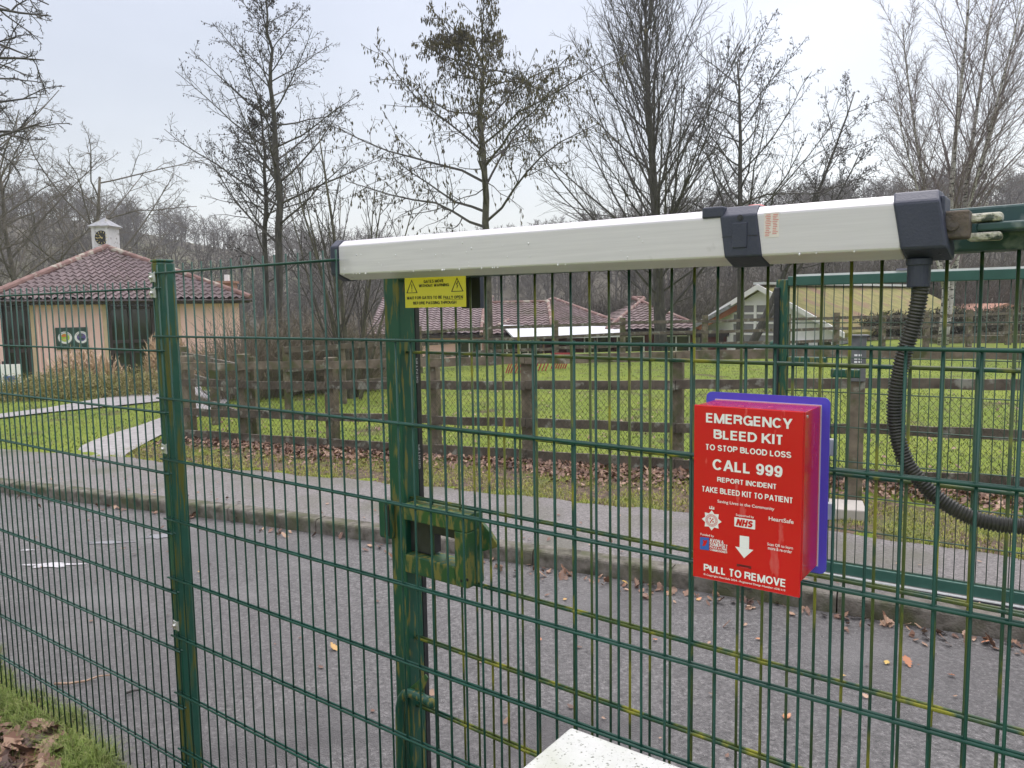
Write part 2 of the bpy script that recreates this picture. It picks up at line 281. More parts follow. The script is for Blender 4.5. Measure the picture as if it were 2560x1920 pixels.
m_gold = mat('gilded numerals', (0.62, 0.52, 0.20), rough=.5)
m_sgreen = mat('dark green sign board', (0.022, 0.06, 0.045), rough=.4)
m_shwhite = mat('white metal roof sheet', (0.60, 0.62, 0.65), (0.68, 0.69, 0.71), scale=1.5, rough=.4)
m_barn = mat('dark red boarding', (0.085, 0.022, 0.016), (0.13, 0.035, 0.025), scale=3, rough=.85)
m_barnin = mat('shadowy interior', (0.02, 0.018, 0.02), rough=.9)
m_redbd = mat('red painted slats', (0.30, 0.035, 0.035), (0.38, 0.06, 0.055), scale=3, rough=.7)
m_wwall = mat('white boarding', (0.84, 0.83, 0.82), (0.90, 0.89, 0.88), scale=2, rough=.7)
m_mossroof = over(mat('mossy thatch roof', (0.13, 0.13, 0.035), (0.27, 0.24, 0.085), scale=2.6, rough=.95, detail=9, noise_rough=.75), (0.20, 0.13, 0.08), 1.0, .5, .66, detail=6)
m_brick = mat('orange brick', (0.30, 0.15, 0.10), (0.38, 0.22, 0.16), scale=2, rough=.9)
m_purple = mat('purple logo print', (0.12, 0.09, 0.28), rough=.5)
m_lgreen = mat('lime logo print', (0.35, 0.52, 0.04), rough=.5)
m_orange = mat('orange logo print', (0.65, 0.20, 0.05), rough=.5)
m_key = mat('grey steel pillar', (0.10, 0.105, 0.11), (0.15, 0.155, 0.16), scale=9, rough=.45)
m_labr = mat('red label print', (0.62, 0.16, 0.15), rough=.6)
m_lab = mat('faded label paper', (0.68, 0.62, 0.58), (0.72, 0.69, 0.65), scale=30, rough=.5)
m_lblue = mat('logo blue print', (0.03, 0.12, 0.45), rough=.5)
m_wash = mat('white paint spill', (0.55, 0.54, 0.55), (0.30, 0.29, 0.30), scale=25, rough=.7)
m_drop = mat('water drop', (0.75, 0.76, 0.78), rough=.05, spec=1.0)
# ------------------------------------------------------------------ lettering
_fc = bpy.data.curves.new('font', 'FONT')
def text_geo(body, bold=0.0, shear=0.0):
    c = bpy.data.curves.new('t', 'FONT'); c.body = body; c.offset = bold; c.shear = shear; c.resolution_u = 3
    o = bpy.data.objects.new('t', c); sc.collection.objects.link(o); dg = bpy.context.evaluated_depsgraph_get()
    me = o.evaluated_get(dg).to_mesh(); V = np.array([v.co[:] for v in me.vertices]); Fc = [tuple(p.vertices) for p in me.polygons]
    o.evaluated_get(dg).to_mesh_clear(); bpy.data.objects.remove(o); bpy.data.curves.remove(c); return V, Fc
def letters(body, fr, a0, a1, z0, z1, o, m, parent, bold=.022, shear=0.0, name='lettering'):
    V, Fc = text_geo(body, bold, shear); mn = V.min(0); mx = V.max(0)
    W = [fr(a0+(v[0]-mn[0])/(mx[0]-mn[0])*(a1-a0), z0+(v[1]-mn[1])/(mx[1]-mn[1])*(z1-z0), o) for v in V]
    return mesh_obj(name, W, Fc, m, parent)
def _arc(cx, cy, rx, ry, a0, a1, n=10): return [(cx+rx*math.cos(R_(a0+(a1-a0)*i/n)), cy+ry*math.sin(R_(a0+(a1-a0)*i/n))) for i in range(n+1)]
GL = {'A': (.76, [[(0, 0), (.5, 1)], [(.5, 1), (1, 0)], [(.2, .28), (.8, .28)]]), 'B': (.70, [[(0, 0), (0, 1), (.58, 1)]+_arc(.58, .765, .36, .235, 90, -90)+[(0, .53)], [(.5, .53), (.56, .53)]+_arc(.56, .265, .44, .265, 90, -90)+[(0, 0)]]),
 'C': (.74, [_arc(.5, .5, .5, .5, 38, 322, 20)]), 'D': (.72, [[(0, 0), (0, 1), (.42, 1)]+_arc(.42, .5, .58, .5, 90, -90, 14)+[(0, 0)]]), 'E': (.63, [[(1, 1), (0, 1), (0, 0), (1, 0)], [(0, .52), (.92, .52)]]), 'F': (.58, [[(1, 1), (0, 1), (0, 0)], [(0, .50), (.85, .50)]]),
 'G': (.77, [_arc(.5, .5, .5, .5, 38, 335, 20)+[(1, .46), (.58, .46)], [(1, .42), (1, 0)]]), 'H': (.70, [[(0, 0), (0, 1)], [(1, 0), (1, 1)], [(0, .52), (1, .52)]]), 'I': (.0, [[(0, 0), (0, 1)]]), 'K': (.74, [[(0, 0), (0, 1)], [(0, .30), (.92, 1)], [(.30, .62), (1, 0)]]), 'L': (.56, [[(0, 1), (0, 0), (1, 0)]]),
 'M': (.88, [[(0, 0), (0, 1)], [(0, 1), (.5, 0)], [(.5, 0), (1, 1)], [(1, 0), (1, 1)]]), 'N': (.73, [[(0, 0), (0, 1)], [(0, 1), (1, 0)], [(1, 0), (1, 1)]]), 'O': (.78, [_arc(.5, .5, .5, .5, 0, 360, 26)]), 'P': (.66, [[(0, 0), (0, 1), (.56, 1)]+_arc(.56, .74, .44, .26, 90, -90)+[(0, .48)]]), 'R': (.72, [[(0, 0), (0, 1), (.58, 1)]+_arc(.58, .75, .40, .25, 90, -90)+[(0, .50)], [(.55, .50), (.86, .38), (.92, .10), (1, 0)]]),
 'S': (.67, [_arc(.5, .76, .46, .24, 15, 250, 12)+_arc(.5, .25, .5, .25, 75, -165, 12)]), 'T': (.62, [[(0, 1), (1, 1)], [(.5, 1), (.5, 0)]]), 'U': (.70, [[(0, 1), (0, .36)]+_arc(.5, .36, .5, .36, 180, 360, 12)+[(1, 1)]]), 'V': (.70, [[(0, 1), (.5, 0)], [(.5, 0), (1, 1)]]), 'W': (1.02, [[(0, 1), (.26, 0)], [(.26, 0), (.5, 1)], [(.5, 1), (.74, 0)], [(.74, 0), (1, 1)]]), 'X': (.7, [[(0, 0), (1, 1)], [(0, 1), (1, 0)]]), 'Y': (.72, [[(0, 1), (.5, .36)], [(.5, .36), (1, 1)], [(.5, .44), (.5, 0)]]), 'Z': (.62, [[(0, 1), (1, 1), (0, 0), (1, 0)]]),
 '9': (.57, [_arc(.48, .69, .48, .31, 0, 360, 20), [(.96, .72), (.97, .5), (.90, .22), (.72, .04), (.46, 0), (.18, .05), (.03, .2)]]), '&': (.72, [[(1, 0), (.25, .72), (.25, .88), (.42, 1), (.6, .9), (.58, .74), (.08, .38), (.02, .18), (.25, 0), (.6, .04), (.95, .42)]])}
def caps(body, fr, a0, a1, z0, z1, o, m, parent, t=.19, shear=0.0, name='lettering'):
    mb = MB(); x = 0.0; jobs = []
    for ch in body:
        if ch == ' ': x += .30; continue
        w_, ss = GL[ch]; w_ = max(w_, t)
        for st in ss: jobs.append([(x+t/2+u*(w_-t), t/2+v*(1-t)) for u, v in st])
        x += w_+.055
    W_ = x-.055
    for k, st in enumerate(jobs):
        n = len(st); st = np.array(st)
        if n == 2 and abs(st[0][0]-st[1][0]) > .02 and abs(st[0][1]-st[1][1]) > .02:      # slanted stroke, cut level at top and bottom
            d = st[1]-st[0]; hw = t/2*np.hypot(*d)/abs(d[1]); ex = lambda p: p+d*((0 if p[1] < t*.51 else 1)-p[1])/d[1] if (p[1] < t*.51 or p[1] > 1-t*.51) else p
            A_, B_ = ex(st[0]), ex(st[1])
            if A_[1] > .99 or A_[1] < .01: A_ = st[0]*[1, 0]+[0, A_[1]]
            if B_[1] > .99 or B_[1] < .01: B_ = st[1]*[1, 0]+[0, B_[1]]
            P = [fr(a0+(p[0]+q+shear*p[1])/(W_+shear)*(a1-a0), z0+p[1]*(z1-z0), o+.00004*(k % 3)) for p, q in ((A_, -hw), (A_, hw), (B_, hw), (B_, -hw))]
            mb.add(P, [(0, 1, 2, 3)]); continue
        if n == 2 and abs(st[0][0]-st[1][0]) < .02: st = np.array([[st[0][0], 0 if min(st[0][1], st[1][1]) < t*.51 else min(st[0][1], st[1][1])], [st[0][0], 1 if max(st[0][1], st[1][1]) > 1-t*.51 else max(st[0][1], st[1][1])]])
        closed = np.linalg.norm(st[0]-st[-1]) < 1e-6; L = []; Rr = []
        for i in range(n):
            d0 = st[i]-st[i-1] if i > 0 else (st[0]-st[-2] if closed else st[1]-st[0]); d1 = st[i+1]-st[i] if i < n-1 else (st[1]-st[0] if closed else d0)
            d0 = d0/(np.linalg.norm(d0)+1e-9); d1 = d1/(np.linalg.norm(d1)+1e-9); n0 = np.array([-d0[1], d0[0]]); n1 = np.array([-d1[1], d1[0]]); b = n0+n1; q = b@b
            mi = b*(2/q) if q > .35 else b*(2/.35) if q > .02 else n0
            L.append(st[i]+mi*t/2); Rr.append(st[i]-mi*t/2)
        P = [fr(a0+(p[0]+shear*p[1])/(W_+shear)*(a1-a0), z0+np.clip(p[1], 0, 1)*(z1-z0), o+.00004*(k % 3)) for p in L+Rr]
        mb.add(P, [(i, i+1, n+i+1, n+i) for i in range(n-1)])
    return mb.build(name, m, parent)
# ================================================================== TERRAIN
def sst(a, b, x):
    t = np.clip((x-a)/(b-a), 0, 1); return t*t*(3-2*t)
SK = np.array([(-700, 235), (0, 226), (200, 224), (300, 208), (480, 178), (600, 158), (830, 150), (1000, 152), (1180, 166), (1300, 180), (1500, 208), (1700, 224), (1900, 230), (2212, 226), (3000, 220)], float)
def vn(x, y, s, k=0.0):
    return (np.sin(x/s+1.3+k)*np.cos(y/s*1.17+.4+k*2)+.5*np.sin(x/s*2.3+y/s*1.9+k)+.25*np.sin(x/s*4.7-y/s*4.1+2*k))/1.75
def terrain(x, y):
    x = np.asarray(x, float); y = np.asarray(y, float); kl = kerb_y(x); d = y-kl
    z = 0.0+0.10*sst(1.25, 1.5, d)
    z = z-0.045*sst(-.05, .0, -np.abs(d+2)+2.2)*0
    dist = np.hypot(x, y)
    z = z-0.9*sst(16, 30, dist)*sst(2, -8, x)            # down to the clock building
    drop = sst(27, 40, y)*np.clip(1-sst(4, 16, x), 0, 1)
    z = z-2.2*drop-0.35*sst(27, 45, y)*sst(4, 16, x)*0+0.15*sst(26, 40, y)*sst(10, 20, x)
    r = np.hypot(x, np.maximum(y, 1)); px = 1106+1654*x/np.maximum(y, 1.0)
    el = np.interp(px, SK[:, 0], SK[:, 1])/1654
    zr = CZ+el*230-7
    k = sst(62, 235, r)*(y > 20)
    z = z*(1-k)+zr*k*(0.82+.18*sst(90, 235, r))+vn(x, y, 31)*1.8*k*sst(60, 110, r)*(1-.8*sst(200, 235, r))
    z = z+0.03*vn(x, y, 3.1)*sst(2.2, 5, d)
    return z
KERB = np.array([(-30, 17.2), (-14, 10.95), (-9, 9.0), (-4.97, 7.27), (-2.32, 6.12), (-.356, 5.16), (1.07, 4.42), (2.50, 3.66), (8, .85), (30, -10)])
def kerb_y(x): return np.interp(x, KERB[:, 0], KERB[:, 1])
def grid_mesh(name, xs, ys, m, **k):
    X, Y = np.meshgrid(xs, ys, indexing='ij'); Z = terrain(X, Y); V = np.stack([X, Y, Z], -1).reshape(-1, 3); nx, ny = len(xs), len(ys)
    i, j = np.meshgrid(np.arange(nx-1), np.arange(ny-1), indexing='ij'); a = (i*ny+j).ravel()
    Fc = np.stack([a, a+ny, a+ny+1, a+1], -1)
    return mesh_obj(name, V, Fc, m, smooth=True, **k)
YSPLIT = 60
xs = np.concatenate([np.linspace(-420, -60, 46), np.arange(-58, -12, 1.0), np.arange(-12, 12, .2), np.arange(12, 60, 1.0), np.linspace(62, 420, 46)])
ys = np.concatenate([np.arange(-40, -2, 2.0), np.arange(-2, 13, .2), np.arange(13, YSPLIT+.01, 1.0)])
grid_mesh('ground', xs, ys, m_grass, kind='structure')
grid_mesh('hills', np.linspace(-420, 420, 211), np.concatenate([[YSPLIT], np.arange(YSPLIT+2, 260, 3.0), np.linspace(262, 700, 30)]), m_hill, kind='structure')
def strip(name, near, far, xs, dz, m, **k):    # sheet between two lines y(x), draped 4 mm steps above the ground
    V = []; n = 7
    for x in xs:
        for j in range(n):
            y = near(x)+(far(x)-near(x))*j/(n-1); V.append((x, y, dz if not callable(dz) else dz(x, y)))
    Fc = [(i*n+j, (i+1)*n+j, (i+1)*n+j+1, i*n+j+1) for i in range(len(xs)-1) for j in range(n-1)]
    return mesh_obj(name, V, Fc, m, **k)
# road between the kerb and the near verge
VERGE = np.array([(-30, 16.5), (-6, 6.0), (-2.95, 3.98), (-2.45, 3.50), (-1.95, 3.12), (-1.55, 2.80), (-1.20, 2.48), (-.6, 2.0), (.5, 1.2), (3, -.7), (30, -21)])
def verge_y(x): return np.interp(x, VERGE[:, 0], VERGE[:, 1])+.035*math.sin(x*9)+.02*math.sin(x*23)
xr = np.arange(-26, 20, .12)
strip('road', verge_y, lambda x: kerb_y(x)+.02, xr, .008, m_road, kind='structure')
PAVE = np.array([(-30, 18.8), (-14, 12.6), (-6.12, 9.1), (-4.52, 8.55), (-2.89, 7.75), (-1.35, 7.08), (-.04, 6.47), (1.36, 5.78), (2.24, 5.27), (3.13, 4.62), (8, 2.3), (30, -8.5)])
def pave_y(x): return np.interp(x, PAVE[:, 0], PAVE[:, 1])+.03*math.sin(x*7)+.02*math.sin(x*19+1)
strip('pavement', lambda x: kerb_y(x)+.10, pave_y, xr, lambda x, y: .106, m_pave, kind='structure')
strip('leafy_verge_soil', lambda x: pave_y(x)-.05, lambda x: min(pave_y(x)+1.3, 7.9-.41*(x-.17)+.35) if x > -4.6 else pave_y(x)-.04, np.arange(-4.6, 20, .15), lambda x, y: float(terrain(x, y))+.006, m_soil, kind='structure')
# kerbstones as one run with joints
mb = MB(); kx = -13.0
while kx < 9:
    k2 = kx+.82; a = np.array([kx, kerb_y(kx), 0]); b = np.array([k2, kerb_y(k2), 0]); d = (b-a)/np.linalg.norm(b-a); n_ = np.array([-d[1], d[0], 0]); a2 = a+d*.004; b2 = b-d*.004
    h = .115+rnd.uniform(-.003, .003); w_ = .125
    prof = [(0, -.05), (0, h-.022), (.004, h-.010), (.014, h-.002), (.026, h), (w_, h), (w_, -.05)]
    mb.prism([a2+n_*p+np.array([0, 0, z]) for p, z in prof], [b2+n_*p+np.array([0, 0, z]) for p, z in prof]); kx = k2
mb.build('kerb', m_kerb, kind='structure')
# concrete paths on the left lawn
def sheet(name, poly, lift, m, **k):
    V = []
    for x, y in poly:
        g = G(x, y, .1); V.append((g[0], g[1], float(terrain(g[0], g[1]))+lift))
    return mesh_obj(name, V, [tuple(range(len(V)))], m, **k)
PATHS = []
def on_path(x, y):
    for P in PATHS:
        c = False
        for (x0, y0, _), (x1, y1, _2) in zip(P, P[1:]+P[:1]):
            if (y0 > y) != (y1 > y) and x < (x1-x0)*(y-y0)/(y1-y0)+x0: c = not c
        if c: return True
    return False
def path(name, L, Rr, lift, m):
    V = []; n = len(L)
    def P(x, y):
        g = G(x, y, .1)
        for _ in range(6): g = G(x, y, float(terrain(g[0], g[1])))
        return (g[0], g[1], float(terrain(g[0], g[1]))+lift)
    for i in range(n):
        for j in range(5):
            a = P(L[i][0]+(Rr[i][0]-L[i][0])*j/4, L[i][1]+(Rr[i][1]-L[i][1])*j/4); V.append(a)
    PATHS.append([V[i*5] for i in range(n)]+[V[i*5+4] for i in reversed(range(n))])
    return mesh_obj(name, V, [(i*5+j, i*5+j+1, (i+1)*5+j+1, (i+1)*5+j) for i in range(n-1) for j in range(4)], m, kind='structure')
path('path', [(140, 991), (175, 967), (200, 955), (250, 937), (300, 922), (350, 904), (385, 886), (400, 862), (430, 845)], [(262, 994), (272, 985), (282, 978), (300, 968), (325, 954), (350, 941), (420, 905), (480, 880), (510, 850)], .02, m_path)
path('footpath', [(-60, 899), (0, 897), (100, 884), (200, 866), (280, 853), (345, 840), (430, 822)], [(-60, 910), (0, 906), (100, 894), (200, 884), (290, 875), (345, 869), (440, 858)], .026, m_path)
# white spill marks on the road
for k, (x, y, a, b) in enumerate([(112, 1221, .17, .05), (230, 1172, .16, .035), (345, 1158, .12, .06), (60, 1188, .05, .02)]):
    c = G(x, y, .012); mb = MB(); n = 26
    ring = [(c[0]+math.cos(t)*a*(1+.35*math.sin(3*t+k)+.2*math.sin(7*t))+.0, c[1]+math.sin(t)*b*(1+.3*math.sin(5*t+k)), .0135) for t in [2*math.pi*i/n for i in range(n)]]
    mb.add(ring, [tuple(range(n))])
    if k in (0, 3): mb.build('road_stain', m_wash, kind='structure')
    else: mb.build('puddle', mat('puddle water', (0.20, 0.19, 0.195), rough=.05, spec=1.0), kind='structure')
# ================================================================== FOREGROUND MESH FENCE
m_wirep = mat('green coated wire', (0.005, 0.045, 0.030), (0.009, 0.065, 0.045), scale=14, rough=.34, rough2=.46, spec=.36)
def wire_panel(fr, zt, js, s0, s1, nrail, top_s=None, top_j=None, mm=m_wirep, name='mesh_fence_panel', vr=.0027, hr=.0031, zb=.05, **k):
    mb = MB()
    for j in js:
        z1 = zt+.026 if (top_j is None or j <= top_j) else zt-.2+.005
        jt = rnd.uniform(-.0006, .0006)
        mb.tube([fr(.05*j+jt, zb), fr(.05*j, (zb+z1)/2), fr(.05*j+jt, z1)], vr, 8)
    for i in range(nrail):
        e1 = top_s if (i == 0 and top_s is not None) else s1
        for o in (vr+hr-.0004, -(vr+hr-.0004)):
            mb.tube([fr(s0, zt-.2*i, o), fr((s0+e1)/2, zt-.2*i, o), fr(e1, zt-.2*i, o)], hr, 8)
    return mb.build(name, mm, smooth=True, **k)
wire_panel(FB, ZB, range(-1, 62), -.088, 3.05, 9, .803, 16, base=FB(0, 0), label='nearest green wire mesh fence panel, cut away under the silver ram', cat='fence panel', group='green mesh fence panels')
wire_panel(FA, ZA, range(-70, 2), -3.5, .085, 9, base=FA(0, 0), label='green wire mesh fence panel left of the box post, before the clock building', cat='fence panel', group='green mesh fence panels')
# box post
t = empty('fence_post', FB(-.078, 0, -.04), 'green box fence post with algae streaks and zinc clamps between two mesh panels', 'fence post')
mb = MB(); mb.box(FB, -.1015, -.058, -.2, 1.866, -.062, -.008); mb.build('post_shaft', m_post, t, bevel=.006)
mb = MB(); mb.box(FB, -.103, -.0565, 1.866, 1.875, -.0635, -.0065); mb.build('post_cap', m_post, t, bevel=.004)
for (x, y) in [(379.5, 694), (381, 733), (409, 1122), (438.5, 1563)]:
    s, z = FB.hit(x, y, .01); s += .006; mb = MB()
    prof = [(s-.014, z+.017), (s-.004, z+.014), (s+.006, z+.014), (s+.014, z+.018), (s+.014, z-.016), (s+.004, z-.014), (s-.006, z-.014), (s-.014, z-.018)]
    mb.prism([FB(a, b, .009) for a, b in prof], [FB(a, b, .013) for a, b in prof])
    c = mb.build('clamp', m_galv, t, bevel=.001); mb = MB()
    mb.disc(FB(s-.005, z, .013), FB.n, (0, 0, 1), .0085, .0018, 20); mb.disc(FB(s-.005, z, .0148), FB.n, (0, 0, 1), .0062, .005, 16, .0045); mb.build('bolt', m_zinc, c, smooth=False)
# ================================================================== NEAR GATE LEAF
t = empty('mesh_gate', FG(-.13, 0), 'near green gate leaf with mossy mesh and a welded lock box', 'gate', 'two leaves of the driveway gate')
mb = MB(); mb.box(FG, -.134, -.077, .05, 1.85, -.03, .03); mb.build('stile', m_gate, t, bevel=.004)
for z0, z1 in ((1.78, 1.85), (.06, .12)):
    mb = MB(); mb.box(FG, -.0765, 3.4, z0, z1, -.03, .03); mb.build('frame_rail', m_beam, t, bevel=.004)
mb = MB()
for j in range(0, 68):
    mb.tube([FG(.05*j-.001, .1), FG(.05*j+rnd.uniform(-.002, .002), 1.0), FG(.05*j-.001, 1.79)], .003, 8)
for k in range(1, 9):
    for o in (.006, -.006): mb.tube([FG(-.077, ZG-.2*k, o), FG(1.6, ZG-.2*k, o), FG(3.4, ZG-.2*k, o)], .0036, 8)
mb.build('wire_infill', m_gwire, t, smooth=True)
mb = MB(); mb.box(FG, -.110, -.0775, .12, 1.775, -.049, -.0305); s_ = mb.build('safety_edge', m_black, t, bevel=.003)
# printed letters up the side of the rubber edge
FE = Frame(-0.65794+math.pi/2, *(FG(-.0772, 0)[:2]))
class Up:
    def __call__(q, a, z, o=0): return FG(-.0772+o, 0, 0)*np.array([1, 1, 0])+FG.n*(-.036-z)+np.array([0, 0, a])
for a in (1.26, 1.50): caps('SENTIR', Up(), a, a+.07, .0, -.0075, .0003, mat('faded grey print', (.30, .31, .31), rough=.6), s_, .16)
# lock box: a welded ring of flat bar
mb = MB()
mb.box(FG, -.0765, .150, 1.132, 1.177, -.032, .036); mb.box(FG, -.0765, .1075, .985, 1.036, -.032, .036); mb.box(FG, .108, .150, .985, 1.1315, -.032, .036)
lb = mb.build('lock_box', m_gmoss, t, bevel=.003)
mb = MB(); mb.box(FG, -.0755, .0, 1.04, 1.1315, -.030, .012); mb.box(FG, .0005, .107, 1.10, 1.1315, -.030, .010); mb.build('lock_case', m_black, lb, bevel=.002)
mb = MB()
for a, z, o in [(.130, 1.003, .0362), (.1502, 1.01, .0)]:
    mb.disc(FG(a, z, .0357), FG.n, (0, 0, 1), .004, .0008, 14)
mb.build('bolt_hole', m_ink, lb)
mb = MB(); tri = [(.150, 1.150), (.178, 1.128), (.205, 1.098), (.203, 1.090), (.150, 1.068)]
mb.prism([FG(a, z, -.020) for a, z in tri], [FG(a, z, -.032) for a, z in tri]); mb.build('latch_shield', m_gmoss, t, bevel=.002)
mb = MB(); mb.box(FG, -.160, -.112, 1.072, 1.180, .0305, .052); lh = mb.build('latch_pull', m_gate, t, bevel=.007)
mb = MB(); mb.box(FG, -.1325, -.1145, 1.082, 1.170, .0515, .0535); mb.build('slot', m_ink, lh, bevel=.004)
# drop bolt with bent handle
pts = [FG(*FG.hit(x, y, .05), .05) for x, y in [(1003, 1990), (1001.5, 1920), (1000, 1850), (999.5, 1790), (1000, 1765), (1004, 1746), (1012, 1735), (1024, 1732), (1040, 1737), (1062, 1748), (1078, 1757)]]
mb = MB(); mb.tube([pts[0]-np.array([0, 0, .5])]+pts, .0125, 14); mb.ball(pts[-1], .0155, 14, 10); db = mb.build('drop_bolt', m_gate, t, smooth=True)
mb = MB(); P4 = [FG.hit(x, y, .03) for x, y in [(1027, 1719), (1068, 1683), (1075, 1692), (1057, 1738), (1040, 1736)]]
mb.prism([FG(a, z, .034) for a, z in P4], [FG(a, z, .039) for a, z in P4]); mb.build('bolt_bracket', m_gmoss, t, bevel=.001)
mb = MB(); mb.box(FG, .09, .152, 1.702, 1.79, -.05, -.035); mb.build('bracket_plate', m_dark, t)
# bracket at the right end: clevis, pin and welded lugs
mb = MB(); mb.box(FB, 2.134, 2.172, 1.796, 1.838, -.085, -.045); br = mb.build('clevis', m_rust, t, bevel=.003)
mb = MB(); mb.disc(FB(2.150, 1.816, -.0455), FB.n, (0, 0, 1), .0085, .004, 20); mb.build('clevis_pin', m_rust, br)
for z0, z1 in ((1.821, 1.834), (1.793, 1.805)):
    mb = MB(); mb.box(FB, 2.166, 2.212, z0, z1, -.105, -.072); mb.build('weld_lug', m_lich, t, bevel=.004)
mb = MB(); mb.box(FB, 2.178, 3.0, 1.8065, 1.8195, -.15, -.075); mb.build('mounting_bar', m_beam, t, bevel=.003)
# ================================================================== RAM
class Tilt:     # the ram drops a little towards the motor
    d = FB.d; n = FB.n
    def __call__(q, a, z, o=0.0): return FB(a, z+(2.09-a)*.0088, o)
FT = Tilt()
def ram_prof(s0, s1, sh=0.012, grow=0.0):       # octagonal section swept from s0 to s1, ends raked
    g = grow; pr = [(-.020+g, 1.7815), (-.020+g, 1.8535), (-.038+g*.3, 1.8675+g), (-.086, 1.8675+g), (-.104-g, 1.8535), (-.104-g, 1.7830), (-.078, 1.7695-g), (-.056+g*.3, 1.7685-g)]
    def e(s, o, z): return FT(s+sh*(1.86-z)/.09, z, o)
    return [e(s0, o, z) for o, z in pr], [e(s1, o, z) for o, z in pr]
t = empty('gate_ram', FT(1.45, 1.8, -.06), 'long silver gate ram with a dark collar and motor head, lying level over the fence', 'gate ram')
mb = MB(); mb.prism(*ram_prof(.786, 2.085, 0)); body = mb.build('ram_tube', m_alu, t, bevel=.0035)
mb = MB(); mb.prism(*ram_prof(.757, .7855, .0, .003)); mb.build('end_cap', m_dark, t, bevel=.004)
mb = MB(); mb.prism(*ram_prof(1.792, 1.858, .012, .0035)); mb.box(FT, 1.760, 1.80, 1.8515, 1.8715, -.085, -.0165); col_ = mb.build('collar', m_dark, t, bevel=.003)
mb = MB(); mb.box(FT, 1.817, 1.843, 1.797, 1.840, -.018, -.0145); mb.build('release_flap', m_dark, col_, bevel=.001)
mb = MB(); mb.disc(FT(1.8305, 1.8485, -.0166), FB.n, (0, 0, 1), .0052, .0012, 18); mb.disc(FT(1.8305, 1.8485, -.0156), FB.n, (0, 0, 1), .003, .001, 12); mb.build('key_lock', m_black, col_)
for a in (1.798, 1.8435): mb = MB(); mb.box(FT, a, a+.018, 1.8165, 1.8175, -.0175, -.0160); mb.build('seam', m_ink, col_)
mb = MB(); mb.disc(FT(1.840, 1.8705, -.066), (0, 0, 1), FB.d, .018, .0035, 24, .012); mb.build('status_light', mat('red lens', (.45, .05, .04), rough=.3), t)
mb = MB(); mb.prism(*ram_prof(2.070, 2.134, .016, .004)); mh = mb.build('motor_head', m_dark, t, bevel=.004)
mb = MB(); mb.box(FT, 2.132, 2.1405, 1.772, 1.862, -.095, -.03); mb.build('motor_end', m_dark, mh, bevel=.005)
mb = MB(); c = FT(2.1055, 1.74, -.052)
mb.disc(c-np.array([0, 0, .016]), (0, 0, 1), FB.d, .0168, .040, 24); mb.disc(c+np.array([0, 0, .018]), (0, 0, 1), FB.d, .019, .010, 24); cn = mb.build('cable_gland', m_dark, t, bevel=.001)
mb = MB(); mb.box(FT, 1.8712, 1.8965, 1.812, 1.8535, -.0215, -.0196); lab = mb.build('label', m_lab, t)
mb = MB()
for i in range(13):
    z = 1.8505-i*.0029
    for a, b in ((1.8725, 1.8835), (1.8850, 1.8955)):
        if rnd.random() < .9: mb.box(FT, a+rnd.uniform(0, .002), b-rnd.uniform(0, .004), z-.0010, z, -.0196, -.0193)
mb.build('small_print', m_labr, lab)
mb = MB()
for i in range(60):
    s = rnd.uniform(.80, 2.06) if i % 3 else rnd.uniform(.8, 1.4); z = rnd.choice([1.7815, 1.7815, rnd.uniform(1.785, 1.85), rnd.uniform(1.79, 1.83)]); r = rnd.uniform(.0007, .0018)
    if 1.75 < s < 1.9: continue
    mb.ball(FT(s, z, -.0197), r, 6, 4, (1, 1, 1.5)); 
mb.build('water_drops', m_drop, t, smooth=True, kind='stuff')
# flexible conduit
hp = [(2304, 700, 0), (2303, 715, 0), (2299, 740, 0), (2291, 780, 0), (2281, 820, 0), (2268, 860, 0), (2256, 900, 0), (2247, 940, 0), (2240, 980, 0), (2237, 1020, 0), (2239, 1060, 0), (2246, 1100, 0), (2258, 1138, 0), (2276, 1172, 0), (2302, 1204, 0), (2332, 1235, 0), (2365, 1260, 0), (2405, 1283, 0), (2448, 1300, 0), (2500, 1311, 0), (2560, 1316, 0), (2640, 1316, 0), (2760, 1300, 0)]
P = [FB(*FB.hit(x, y, -.052), -.052) for x, y, _ in hp]
fine = []; radii = []; acc = 0.0; step = .00125; prev = P[0]
def catmull(p0, p1, p2, p3, t): return .5*((2*p1)+(-p0+p2)*t+(2*p0-5*p1+4*p2-p3)*t*t+(-p0+3*p1-3*p2+p3)*t**3)
for i in range(1, len(P)-2):
    L = np.linalg.norm(P[i+1]-P[i]); n = max(2, int(L/step))
    for q in range(n):
        fine.append(catmull(P[i-1], P[i], P[i+1], P[i+2], q/n)); ph = (acc+L*q/n)/.0052; radii.append(.0118+.0013*math.tanh(2.5*math.sin(2*math.pi*ph)))
    acc += L
mb = MB(); mb.tube(fine, radii, 18); mb.build('conduit_hose', m_hose, smooth=True, base=fine[0], label='black corrugated hose hanging in a curve from the ram motor head', cat='hose')
# ================================================================== WARNING SIGN
t = empty('warning_sign', FG(.07, 1.75, .05), 'yellow gate warning sign with black triangles, hanging under the silver ram', 'sign')
mb = MB(); mb.box(FG, -.0315, .1772, 1.7060, 1.812, .0475, .050); mb.build('sign_plate', m_yel, t, bevel=.0008)
o = .0504
for s, a, b, z0, z1 in [('GATES MOVE', .0372, .1066, 1.7680, 1.7756), ('WITHOUT WARNING', .0199, .1240, 1.7578, 1.7650), ('WAIT FOR GATES TO BE', -.0244, .0998, 1.7275, 1.7350), ('FULLY OPEN', .1040, .1688, 1.7265, 1.7341), ('BEFORE PASSING THROUGH', -.0020, .1468, 1.7142, 1.7216)]:
    caps(s, FG, a, b, z0, z1, o, m_ink, t, .19)
mb = MB(); mb.box(FG, .1040, .1688, 1.7243, 1.7249, .0500, .0503); mb.build('underline', m_ink, t)
